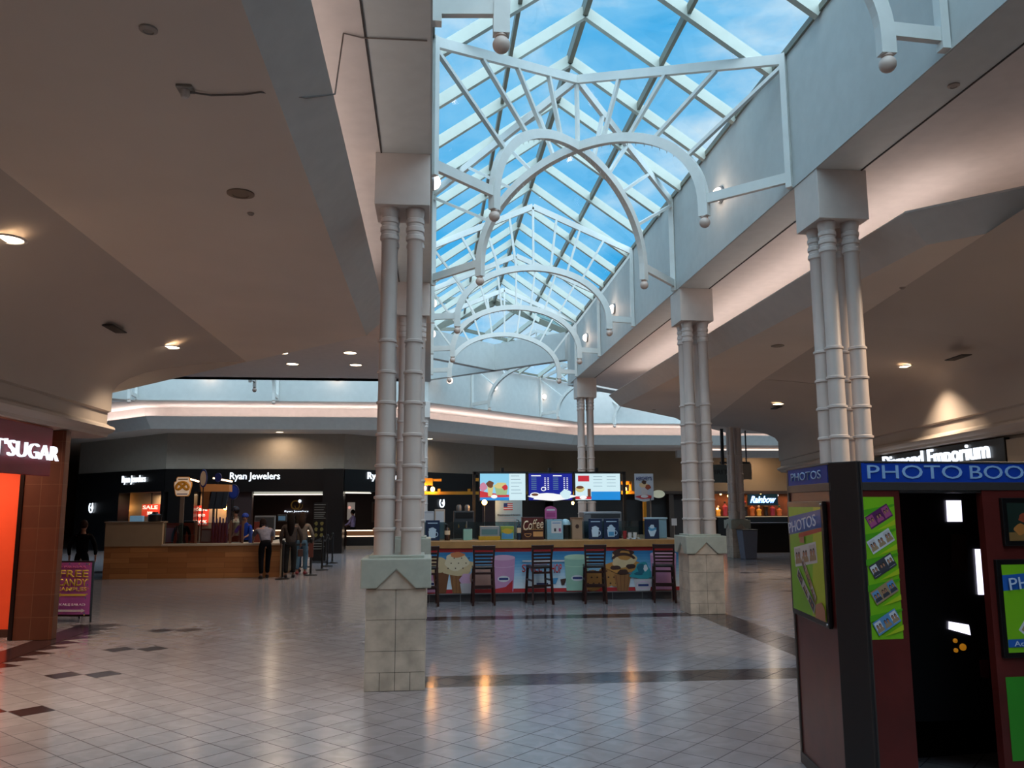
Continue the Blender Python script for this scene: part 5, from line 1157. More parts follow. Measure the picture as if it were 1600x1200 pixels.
# goods on the stand
def sgood(name, lab, cat, x0, x1, y0, y1, m, Yo=.35, kind='box', part='body', m2=None):
    Y = PY+Yo; p, q = px(x0, y0, 'Y', Y), px(x1, y1, 'Y', Y); zb_ = max(q.z, zt+.05 if x0 > 252 else pz2(200, 815).z); r = thing(name, lab, cat, ((p.x+q.x)/2, Y, zb_))
    if kind == 'box': MB().box(p.x, q.x, Y, Y+.15, zb_, p.z).build(part, m, r, bevel=.006)
    else: w_ = (q.x-p.x)/2; h = p.z-zb_; MB().lathe([(w_*.9, 0), (w_, h*.1), (w_, h*.7), (w_*.45, h*.85), (w_*.4, h)], ((p.x+q.x)/2, Y, zb_), 14).build(part, m, r)
    if m2: MB().box(p.x+.02, q.x-.02, Y-.006, Y, zb_+.03, p.z-.04).build('label', m2, r)
    return r
sgood('napkin_box', 'pale blue glowing tray on top of the beige panel', 'tray', 203, 222, 806, 815, M('tray_blue', '#7aa8c8', .4, emit=.3), .1)
sgood('serving_pan', 'black serving pan left of the pretzel sign pole', 'pan', 232, 252, 800, 816, black, .1, 'lathe')
sgood('paper_bag', 'white paper bag on top of the beige panel', 'bag', 240, 247, 808, 816, P7, .05)
vio = M('bottle_violet', '#3a2448', .4); wn_ = M('wine_red', '#4a1a20', .5)
sgood('drinks_case', 'small dark drinks case behind the glass at the left of the stand', 'case', 258, 272, 822, 850, M('case_blue', '#2a3448', .4), .4, m2=P5)
sgood('cup_tower', 'red cup tower behind the glass left of the pole', 'cups', 272, 280, 822, 850, wn_, .3, 'lathe')
sgood('warmer', 'glowing red brown pretzel warmer under the pole', 'warmer', 286, 304, 836, 850, M('warmer', '#5a2818', .5, emit=.05), .4, m2=wn_)
sgood('oven_box', 'black oven box behind the glass', 'oven', 286, 302, 814, 836, black, .6)
for k, x in enumerate((331, 336, 341, 346, 351)):
    sgood('syrup_bottle', ('first', 'second', 'third', 'fourth', 'fifth')[k]+' dark violet syrup bottle from the left on the stand', 'bottle', x, x+4, 808+2*(k % 2), 850, vio, .45, 'lathe')
sgood('lit_case', 'small lit display case with bright strips in the stand', 'case', 314, 330, 826, 850, black, .5, m2=M('strip_lit', '#6a6866', .4, emit=.1))
sgood('slush_machine', 'silver drink machine at the right of the stand', 'machine', 398, 428, 806, 850, gry, 2.55, m2=dgry)
sgood('monitor', 'dark till monitor above the silver drink machine', 'till', 434, 447, 804, 815, dgry, 1.8, m2=P5)
sgood('red_tin', 'rusty red tin on the counter near the bending customer', 'tin', 397, 406, 815, 850, M('tin_red', '#6a2c24', .5), .5)
sgood('blue_cup', 'blue paper cup on the counter', 'cup', 389, 396, 825, 850, M('cup_blue', '#1c3c90', .5), .4, 'lathe')

# ------------------------------------------------------------------ far jewellery shop
RY = 31.9; frR = Frame((-9.75, RY), (-3.25, RY)); frRl = Frame((-14.9, 37.05), (-9.75, RY)); frRr = Frame((-3.25, RY), (2.9, 38.05))
def fz(x, y, Y=RY): return px(x, y, 'Y', Y)
b = MB()
for fr in (frRl, frR, frRr):
    fbox(b, fr, -.01, fr.L+.01, 3.12, 4.6, -.3, 0)
b.build('wall_far', M('far_bulkhead', '#a09486', .7), label='plain bulkhead above the jewellery shop', cat='wall', kind='structure')
jm = M('jeweller_black', '#0d0808', .3); jw = M('jeweller_wine', '#2a0d0c', .5); jb = M('jeweller_beige', '#9c8a74', .6)
b = MB()
for fr in (frRl, frR, frRr): fbox(b, fr, 0, fr.L, 2.28, 3.12, -.35, .05)
fbox(b, frR, 0, frR.L, 0, .12, -.3, -.1)
# pillars between openings
def pil(x0, x1, fr=frR, z0=0, z1=2.3, d0=-.4, d1=.06):
    u0, u1 = fr.uv(x0, 800)[0], fr.uv(x1, 800)[0]; fbox(b, fr, u0, u1, z0, z1, d0, d1)
pil(262, 303); fbox(b, frR, frR.uv(505, 800)[0], frR.L+.02, 0, 3.12, -.5, .3)
fbox(b, frRl, 0, frRl.uv(186, 800)[0], 0, 2.3, -.4, .05); fbox(b, frRl, frRl.uv(252, 800)[0], frRl.L, 0, 2.3, -.4, .05)
fbox(b, frRl, 0, frRl.L, 0, .55, -.3, .03); fbox(b, frRr, frRr.uv(640, 800)[0], frRr.L, 0, 2.3, -.4, .05)
b.build('wall_far', jm, label='black frontage of the jewellery shop', cat='wall', kind='structure')
b = MB(); fbox(b, frRl, frRl.uv(186, 800)[0]-1.2, frRl.uv(252, 800)[0]+.6, .4, 2.3, -.9, -.8); fbox(b, frR, frR.uv(303, 800)[0], frR.uv(352, 800)[0], .4, 2.3, -.9, -.8); b.build('wall_shop', jb, label='beige display backs in the jewellery shop windows', cat='wall', kind='structure')
b = MB(); b.box(-9.7, 3, 37.4, 37.6, 0, 3); b.box(-9.8, -9.6, RY+.9, 37.5, 0, 3); b.build('wall_shop', jw, label='deep wine red back wall of the jewellery shop', cat='wall', kind='structure')
b = MB(); b.prism([(-9.7, RY+.3), (-3.4, RY+.3), (2.0, 37.4), (-9.7, 37.4)], 2.9, 3.0); b.build('ceiling', jm, label='ceiling inside the jewellery shop', cat='ceiling', kind='structure')
b = MB(); p = frR.uv(361, 800)[0]; fbox(b, frR, frR.uv(352, 800)[0], frR.uv(391, 800)[0], 0, 2.3, -.5, -.2); b.build('wall_shop', M('brown_panel', '#2c120e', .5), label='brown panel beside the jewellery shop opening', cat='wall', kind='structure')
for k, (s, fr, x0, x1, ya, yb_, lab) in enumerate((('Ryan Jewelers', frR, 360, 438, 752.5, 738.5, 'lit white jeweller name over the main opening'), ('Ryan Jewelers', frRl, 194.5, 231, 757, 743, 'lit white jeweller name on the left angled front'), ('Ryan Jewelers', frRr, 572, 641, 753, 739, 'lit white jeweller name on the right angled front, mostly behind the column'))):
    r = thing('shop_sign', lab, 'sign', tuple(fr.pt(fr.uv(x0, 748)[0], 2.5)))
    text(s, fr, fr.uv(x0, 748)[0], fr.uv(x1, 748)[0], fr.uv((x0+x1)/2, ya)[1], fr.uv((x0+x1)/2, yb_)[1], lit, r, d=.07, ext=.04, bold=.008)
    b = MB(); fbox(b, fr, fr.uv(x0, 748)[0], fr.uv(x1, 748)[0], fr.uv((x0+x1)/2, 748)[1]-.02, fr.uv((x0+x1)/2, 748)[1]+.02, .045, .065); b.build('mounting_rail', jm, r)
def lightbar(fr, x0, x1, y0, y1, lab, pw):
    u0, v1 = fr.uv(x0, y0); u1, v0 = fr.uv(x1, y1); r = thing('light_bar', lab, 'lamp', tuple(fr.pt((u0+u1)/2, v0))); b = MB(); fbox(b, fr, u0, u1, v0, v1, -.6, -.5); b.build('panel', M('lightbar_white', '#b8b8b0', .5, emit=.28, ecol='#e8ece0'), r)
    b = MB(); fbox(b, fr, u0, u1, v0-.02, v0, -.62, -.45); b.build('diffuser', M('lightbar_lit', '#ffffff', .4, emit=2.2, ecol='#fff4e0'), r); area('lamp', fr.pt((u0+u1)/2, v0-.06, -.6), abs(u1-u0), .1, pw, '#ffeedd', (0, 0, 0), r)
lightbar(frR, 392, 501, 765, 772, 'long white light bar over the main jewellery opening', 10)
lightbar(frRr, 549, 592, 765, 770, 'white light bar over the right jewellery opening', 8)
def jcounter(x0, x1, Y, lab, zt_=.95):
    p, q = px(x0, 830, 'Y', Y), px(x1, 830, 'Y', Y); r = thing('display_counter', lab, 'display counter', ((p.x+q.x)/2, Y, 0)); z1 = px(x0, 829, 'Y', Y).z; z2 = px(x0, 838, 'Y', Y).z
    MB().box(p.x, q.x, Y, Y+.6, .12, z2).build('cabinet', black, r); MB().box(p.x-.03, q.x+.03, Y-.02, Y+.62, 0, .14).build('plinth', M('counter_pale2', '#8a7868', .5), r)
    MB().box(p.x, q.x, Y, Y+.6, z2, z1).build('glass_case', M('case_glow', '#3a2818', .3, emit=.35, ecol='#8a5a38'), r); MB().box(p.x-.01, q.x+.01, Y-.015, Y+.0, z1-.02, z1+.02).build('edge_light', M('edge_lit', '#ffffff', .4, emit=2.2, ecol='#ffdcb4'), r); MB().box(p.x, q.x, Y-.012, Y, z2-.012, z2+.015).build('edge_light', M('edge_lit', '#fff'), r)
    return z1
jcounter(470, 492, 34.5, 'lit glass jewellery counter behind the queue'); zj = jcounter(542, 596, 34.5, 'lit glass jewellery counter seen in the right opening'); jcounter(392, 440, 36.0, 'lit jewellery counter behind the silver machine')
area('shop_light', tuple(frRl.pt(frRl.uv(220, 800)[0], 2.2, -.5)), 1.2, .2, 25, '#ffdcb0')
area('shop_light', tuple(frR.pt(frR.uv(328, 800)[0], 2.2, -.5)), 1.0, .2, 20, '#ffdcb0')
# logos, posters in the shop
Y = 37.35; fw_ = Frame((-9, Y), (0, Y)); r = thing('wall_logo', 'gold and white interlocked ring logo with small lettering on the wine wall', 'logo sign', (px(466, 790, 'Y', Y).x, Y, 1.7)); gold = M('gold', '#a07a3a', .35, .8, emit=.1)
def ringm(x, y, a_, w, m, nm, t0=0, t1=2*PI):
    c = px(x, y, 'Y', Y); b = MB(); b.tube([c+Vector((a_*math.cos(t0+(t1-t0)*i/24), -.06, a_*math.sin(t0+(t1-t0)*i/24))) for i in range(25)], w, 6); b.build(nm, m, r)
ringm(462, 789, .18, .03, gold, 'ring'); ringm(467, 790, .16, .02, gold, 'ring', PI, 2.1*PI)
c = px(469, 783, 'Y', Y); MB().ball(c+Vector((0, -.1, 0)), .07, 12, 8).build('gem', lit, r)
text('Ryan Jewelers', fw_, px(445, 799, 'Y', Y).x+9, px(482, 799, 'Y', Y).x+9, px(460, 801, 'Y', Y).z, px(460, 797.5, 'Y', Y).z, lit, r, d=.04, ext=.03)
def ringlogo(x, y, fr, lab, s=.17):
    u, v = fr.uv(x, y); r = thing('lit_logo', lab, 'logo sign', tuple(fr.pt(u, v-s))); b = MB(); b.tube([fr.pt(u+s*.8*math.cos(t), v+s*math.sin(t), .1) for t in [PI*.7+2*PI*.8*i/24 for i in range(25)]], .028, 6); b.build('ring', lit, r); MB().tube([fr.pt(u, v+s*.1, .1), fr.pt(u+s*.3, v-s*.3, .1), fr.pt(u+s*.7, v+s*.9, .1)], .025, 6).build('stroke', lit, r)
ringlogo(688, 786, frRr, 'small lit white ring logo right of the front column'); ringlogo(146, 793, frRl, 'small lit white ring logo at the far left of the jewellery shop', .2)
def salep(fr, x0, x1, y0, y1, lines, lab):
    u0, v1 = fr.uv(x0, y0, -.7); u1, v0 = fr.uv(x1, y1, -.7); r = thing('sale_poster', lab, 'poster', tuple(fr.pt((u0+u1)/2, v0, -.7))); b = MB(); fbox(b, fr, u0, u1, v0, v1, -.73, -.7); b.build('sheet', M('sale_red', '#d83a28', .5, emit=.5), r)
    n = len(lines); h = (v1-v0)/n
    for i, (s, k) in enumerate(lines): text(s, fr, u0+(u1-u0)*(1-k)/2, u1-(u1-u0)*(1-k)/2, v1-h*(i+.82), v1-h*(i+.2), M('sale_white', '#ffe8d8', .5, emit=.9), r, d=-.69, ext=.005, bold=.02)
    b = MB(); fbox(b, fr, (u0+u1)/2-.02, (u0+u1)/2+.02, v1, 2.28, -.74, -.72); b.build('hanger', black, r)
salep(frRl, 222, 248, 788, 807, [('SALE', .85), ('now', .3)], 'red sale poster in the left jewellery window'); salep(frR, 305, 325, 790, 821, [('Save', .8), ('up to', .5), ('20%', .8)], 'tall red poster with a twenty percent offer')
for x, fr, lab in ((191, frRl, 'warm wall lamp at the left of the left jewellery window'), (352, frR, 'warm wall lamp right of the red offer poster')):
    u, v = fr.uv(x, 794, -.6); p = fr.pt(u, v, -.6); r = thing('window_lamp', lab, 'lamp', p); MB().ball(p, .07, 12, 8).build('globe', warmbulb, r); MB().tube([p, p-fr.n*.2], .01).build('arm', black, r); point('lamp', p+fr.n*.12, 10, '#ffb468', .05, r)
# stand of necklaces, picture
p = px(600, 800, 'Y', 37.3)
r = thing('wall_picture', 'framed dark picture on the wine wall in the right opening', 'picture', px(588, 800, 'Y', 37.3)); a0, a1 = px(581, 784, 'Y', 37.3), px(596, 816, 'Y', 37.3); MB().box(a0.x, a1.x, 37.3, 37.36, a1.z, a0.z).build('frame', M('frame_taupe', '#5a4c44', .5), r); MB().box(a0.x+.08, a1.x-.08, 37.28, 37.3, a1.z+.08, a0.z-.08).build('canvas', M('canvas_rust', '#5a2010', .5, emit=.06), r)
r = thing('wall_panel_light', 'pale lit wall panel behind the jeweller in the lilac shirt', 'panel', px(547, 800, 'Y', 37.3)); a0, a1 = px(543, 785, 'Y', 37.3), px(554, 812, 'Y', 37.3); MB().box(a0.x, a1.x, 37.3, 37.36, a1.z, a0.z).build('panel', M('panel_lit', '#b0a8a0', .5, emit=.3), r); MB().ball(px(546, 793, 'Y', 37.2), .06, 10, 8).build('lamp_globe', M('rosy', '#ffb0a0', .5, emit=.8), r)
# tall menu tower with white text by the queue
Yt = 26.5; ft_ = Frame((-9, Yt), (0, Yt)); a0, a1 = px(490, 786, 'Y', Yt), px(509, 866, 'Y', Yt)
r = thing('menu_tower', 'tall narrow black menu board with small white text beside the queue', 'sign board', ((a0.x+a1.x)/2, Yt, 0)); MB().box(a0.x, a1.x, Yt, Yt+.06, .06, a0.z).build('board', black, r, bevel=.004); MB().box(a0.x-.05, a1.x+.05, Yt-.12, Yt+.18, 0, .06).build('foot', dgry, r)
a = Art(Frame((0, Yt), (5, Yt)), .001); m = M('menu_grey', '#7c7c78', .5)
for k, y in enumerate((789, 793, 797, 801, 804, 807, 810, 846, 850, 854, 858)): z = px(500, y, 'Y', Yt).z; a.rect(a0.x+.03, z, a1.x-.04-.03*(k % 3), z+.018, m)
for k in range(3):
    for j in range(2): a.blob(a0.x+.1+.17*j, px(500, 818+9*k, 'Y', Yt).z, .05, .06, M('menu_olive', '#6a6030', .5), k*2+j)
a.build('print', r)

# far tan walls beyond the diagonal hall
tanw = M('far_tan', '#806a50', .6, noise=.8, amt=.08); frT1 = Frame((2.9, 38.05), (6.2, 41.3)); frT2 = Frame((6.2, 41.3), (26, 41.3))
b = MB(); 
for fr in (frT1, frT2): fbox(b, fr, 0, fr.L, 2.3, 4.6, -.3, 0)
b.build('wall_far', tanw, label='tan bulkhead wall beyond the menu screens', cat='wall', kind='structure')
darkshop = M('dark_shop', '#1c1412', .5)
b = MB()
for fr in (frT1, frT2): fbox(b, fr, 0, fr.L, 0, 2.3, -.9, -.6)
b.build('wall_shop', darkshop, label='dark brown shop fronts under the tan bulkhead', cat='wall', kind='structure')
b = MB()
for x in (1008, 1046, 790): u = frT2.uv(x, 800)[0] if x > 900 else 0; fbox(b, frT2 if x > 900 else frT1, u, u+.25, 0, 2.3, -.6, -.02)
fbox(b, frT2, 0, frT2.L, 2.28, 2.42, -.5, .06); b.build('trim_9', M('shop_brown', '#3a2a20', .5), label='brown lintel and posts of the far shop fronts', cat='trim', kind='structure')
# oval sign
u, v = frT2.uv(1027.5, 772); r = thing('oval_sign', 'pale oval shop sign just right of the chocolate sign', 'sign', tuple(frT2.pt(u, v-.2))); c = frT2.pt(u, v, .15); MB().lathe([(.98, -.04), (1, 0), (.98, .04)], c, 24, Matrix(((.33, 0, 0), (0, 0, 1), (0, .2, 0)))).build('disc', M('oval_lit', '#b8b8a0', .5, emit=.35), r); MB().tube([c, c+Vector((0, .3, 0))], .02).build('arm', black, r)
# fashion shop
fr = frT2; u0, v1 = fr.uv(1166, 772); u1, v0 = fr.uv(1214, 789.5); r = thing('shop_sign', 'dark teal rainbow shop sign with glowing blue script', 'sign', tuple(fr.pt(u0, v0))); b = MB(); fbox(b, fr, u0, u1, v0, v1, 0.06, .16); b.build('panel', M('teal_sign', '#06262c', .4), r)
text('Rainbow', fr, u0+.12, u1-.12, v0+.12, v1-.1, M('neon_blue', '#ffffff', .4, emit=3.2, ecol='#7aaaff'), r, d=.17, ext=.03, shear=.45, bold=.025)
b = MB(); uA_ = fr.uv(1118, 800)[0]; fbox(b, fr, uA_, fr.L, .0, px(1180, 808, 'Y', 41).z, -.4, .3); b.build('trim_10', black, label='black low wall under the fashion shop windows', cat='wall', kind='structure')
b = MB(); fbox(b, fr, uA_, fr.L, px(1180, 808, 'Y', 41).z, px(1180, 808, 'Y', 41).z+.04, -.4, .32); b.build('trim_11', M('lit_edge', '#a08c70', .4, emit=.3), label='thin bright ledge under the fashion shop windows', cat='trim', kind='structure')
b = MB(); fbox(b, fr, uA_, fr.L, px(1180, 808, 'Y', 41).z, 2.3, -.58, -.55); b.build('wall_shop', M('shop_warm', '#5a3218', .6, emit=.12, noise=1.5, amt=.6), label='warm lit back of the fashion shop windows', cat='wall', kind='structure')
rd = random.Random(5); zl = px(1180, 808, 'Y', 41).z+.04
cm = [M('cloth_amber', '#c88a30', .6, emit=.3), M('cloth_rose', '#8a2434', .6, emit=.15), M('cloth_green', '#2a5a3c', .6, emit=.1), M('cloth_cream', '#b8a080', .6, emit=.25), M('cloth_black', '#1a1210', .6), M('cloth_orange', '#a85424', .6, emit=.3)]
cn = ['amber', 'dark rose', 'green', 'cream', 'black', 'orange']
for k in range(15):
    u = uA_+.25+k*.36; 
    if u > fr.uv(1226, 800)[0]: break
    j = [0, 1, 2, 3, 4, 5, 0, 4, 1, 5, 3, 4, 1, 0, 5][k]; hgt = .42+.22*((k*5) % 3)/2; r = thing('garment_form', '%s clothed display form, number %s from the left in the fashion shop window' % (cn[j], ('one two three four five six seven eight nine ten eleven twelve thirteen fourteen fifteen').split()[k]), 'mannequin', tuple(fr.pt(u, zl, -.3)), group='clothed forms in the fashion shop window')
    c = fr.pt(u, zl, -.3); MB().lathe([(.05, 0), (.12, .05), (.10, hgt*.4), (.14, hgt*.75), (.05, hgt*.9), (.04, hgt)], c, 12).build('dress', cm[j], r); MB().ball(c+Vector((0, 0, hgt+.07)), .06, 10, 8).build('head', cm[(j+3) % 6], r)
for x, y in ((1190, 773), (1216, 774), (1139, 775), (1127, 772), (1122, 795)):
    u, v = fr.uv(x, y); p = fr.pt(u, v, -.1); r = thing('spot_bulb', 'small bright bulb in the fashion shop window at photo column %d' % x if False else {1190: 'small bright bulb above the teal sign', 1216: 'small bright bulb right of the teal sign', 1139: 'amber bulb left of the distant column', 1127: 'amber bulb beside the middle right column', 1122: 'white bulb low beside the middle right column'}[x], 'light bulb', p); MB().ball(p, .05, 10, 8).build('globe', warmbulb if x != 1216 else lit, r); MB().tube([p, Vector((p.x, p.y, 2.3))], .006).build('cord', black, r)
for x, lab in ((1180, 'a'),): area('shop_light', tuple(fr.pt(fr.uv(1180, 800)[0], 2.2, -.2)), 6, .3, 40, '#ffb070')
# cove strip at the far right and hanging sign
p, q = px(1120, 702, 'Y', 39), px(1225, 702, 'Y', 39)
b = MB(); b.box(p.x-2, q.x+3, 38.9, 39.2, px(1180, 715, 'Y', 39).z, px(1180, 704, 'Y', 39).z); b.build('trim_12', fasm, label='grey band under a bright cove strip at the far right', cat='trim', kind='structure')
b = MB(); b.box(p.x-1.5, q.x+3, 39.05, 39.1, px(1180, 704, 'Y', 39).z, px(1180, 701.5, 'Y', 39).z); b.build('trim_13', M('strip_glow', '#ffffff', .4, emit=1.2, ecol='#ffe8dc'), label='thin bright cove light strip at the far right', cat='trim', kind='structure')
Y = 28.4; r = thing('hanging_sign', 'grey double hanging sign with dark capitals beside the middle right column', 'sign', (px(1130, 750, 'Y', Y).x, Y, 2.2)); fh = Frame((0, Y), (20, Y))
a0, a1 = px(1100, 726, 'Y', Y), px(1138, 754, 'Y', Y); b = MB(); b.box(a0.x, a1.x, Y, Y+.08, a1.z, a0.z); b.build('panel', M('hang_grey', '#5c686a', .5), r)
text('SPIRIT', fh, px(1104, 740, 'Y', Y).x, px(1137, 740, 'Y', Y).x, px(1120, 741, 'Y', Y).z, px(1120, 734, 'Y', Y).z, dgry, r, d=.004, ext=.004)
a0, a1 = px(1158, 724, 'Y', Y+.6), px(1175, 749, 'Y', Y+.6); MB().box(a0.x, a1.x, Y+.6, Y+.68, a1.z, a0.z).build('side_panel', M('hang_tan', '#a09080', .5), r)
p = px(1130, 726, 'Y', Y); MB().box(p.x-.05, p.x+.05, Y+.0, Y+.08, p.z, 4.39).build('hanger', dgry, r); p2 = px(1167, 724, 'Y', Y+.6); MB().box(p2.x-.02, p2.x+.02, Y+.62, Y+.66, p2.z, 4.39).build('hanger', dgry, r); MB().box(p.x, p2.x, Y+.3, Y+.36, p.z+.05, p.z+.12).build('cross_arm', dgry, r)
# litter bin
a0, a1 = px(1163, 829, 'Z', 0), px(1183, 872, 'Z', 0); c = (10.75, 26.2)
Yb = 26.0; u0, u1 = px(1161, 850, 'Y', Yb).x, px(1185, 850, 'Y', Yb).x; zt2 = px(1170, 829, 'Y', Yb).z
r = thing('litter_bin', 'tapered blue grey litter bin beside the distant column', 'bin', ((u0+u1)/2, Yb+.3, 0)); b = MB(); w = (u1-u0)
b.add([(u0+w*.18, Yb+.08, .0), (u1-w*.08, Yb+.08, 0), (u1-w*.08, Yb+.5, 0), (u0+w*.18, Yb+.5, 0), (u0, Yb, zt2), (u1, Yb, zt2), (u1, Yb+.55, zt2), (u0, Yb+.55, zt2)], [(3, 2, 1, 0), (4, 5, 6, 7), (0, 1, 5, 4), (1, 2, 6, 5), (2, 3, 7, 6), (3, 0, 4, 7)]); b.build('body', M('bin_bluegrey', '#6a6f80', .45), r, bevel=.01); MB().box(u0-.01, u1+.01, Yb-.01, Yb+.56, zt2, zt2+.03).build('lid', dgry, r, bevel=.005)
# dark kiosk counter at far right beside the bin
u0, u1 = px(1200, 850, 'Y', 27.5).x, px(1245, 850, 'Y', 27.5).x
b = MB(); fr = Frame((10.9, 29.5), (13.5, 29.5)); r = thing('dark_counter', 'long dark counter beyond the litter bin', 'counter', (12.5, 29.8, 0)); MB().box(11.0, 15.5, 29.6, 30.3, .0, 1.02).build('body', darkshop, r); MB().box(10.95, 15.55, 29.55, 30.35, 1.02, 1.07).build('top', dgry, r, bevel=.005)
# glazed doors at far left
r = thing('glass_shopfront', 'blue grey glazed shopfront behind the walking man', 'shopfront', (-15.6, 33.5, 0)); fr = Frame((-17.9, 31.5), (-15.5, 36.9))
b = MB(); fbox(b, fr, 0, fr.L, 0, 3.3, -.1, -.06); b.build('glazing', M('blue_glazing', '#33485a', .15), r); b = MB()
for u in (0, 1.5, 3.0, 4.5, fr.L): fbox(b, fr, u-.06, u+.06, 0, 3.4, -.12, .02)
fbox(b, fr, 0, fr.L, 3.3, 4.4, -.12, .02); b.build('mullions', M('mullion_grey', '#5c5c5e', .5), r)

# ------------------------------------------------------------------ queue barriers
def stanchion(x, y, lab, sign=False):
    q = px(x, y, 'Z', 0); r = thing('stanchion', lab, 'queue post', (q.x, q.y, 0), group='black queue posts by the pretzel stand')
    MB().lathe([(.17, 0), (.17, .015), (.04, .03), (.03, .05)], (q.x, q.y, 0), 20).build('base', black, r); MB().lathe([(.026, .03), (.026, .82), (.034, .83), (.034, .9), (.02, .92)], (q.x, q.y, 0), 14).build('post', black, r)
    if sign: MB().box(q.x-.06, q.x+.06, q.y-.05, q.y-.035, .45, .80).build('hang_tag', M('tag_rust', '#55281e', .5), r)
    return q
qs = [stanchion(485, 899, 'front queue post with a rust coloured tag', True), stanchion(503, 891, 'second queue post, behind the tagged one'), stanchion(511, 885, 'third queue post toward the jewellery shop'), stanchion(519, 880, 'farthest queue post beside the black tower'), stanchion(441, 905, 'queue post in front of the long haired customer')]
def belt(a, b_, lab):
    r = MB(); pts = [Vector((a.x+(b_.x-a.x)*t, a.y+(b_.y-a.y)*t, .86-.1*math.sin(PI*t))) for t in [i/10 for i in range(11)]]; r.sweep(pts, (b_.y-a.y, a.x-b_.x, 0), .006, .05); r.build('queue_belt', black, label=lab, cat='belt')
belt(qs[1], qs[2], 'sagging black belt between the second and third queue posts'); belt(qs[2], qs[3], 'black belt to the farthest queue post'); belt(qs[4], Vector((-2.9, 23.0, 0)), 'black belt running across behind the long haired customer')
stanchion(*[px(0, 0, 'Z', 0).x]*0 or (478, 886), 'queue post at the end of the belt behind the customers')

# ------------------------------------------------------------------ people
def skin(name, V_, E_, R_, mat_, parent, sub=1, root=0):
    me = bpy.data.meshes.new(name); me.from_pydata(V_, E_, []); me.update(); o = bpy.data.objects.new(name, me); COL.objects.link(o)
    s = o.modifiers.new('skin', 'SKIN'); s.use_smooth_shade = True; s.branch_smoothing = .6
    lay = me.skin_vertices[0].data
    for i, r in enumerate(R_): rr = r if isinstance(r, tuple) else (r, r); lay[i].radius = rr; lay[i].use_root = (i == root)
    if sub: ss = o.modifiers.new('sub', 'SUBSURF'); ss.levels = sub; ss.render_levels = sub
    bpy.context.view_layer.update(); dg = bpy.context.evaluated_depsgraph_get(); m2 = bpy.data.meshes.new_from_object(o.evaluated_get(dg)); bpy.data.objects.remove(o); bpy.data.meshes.remove(me)
    m2.name = name; m2.materials.clear(); m2.materials.append(mat_)
    for p in m2.polygons: p.use_smooth = True; p.material_index = 0
    o = bpy.data.objects.new(name, m2); COL.objects.link(o); o.parent = parent; return o
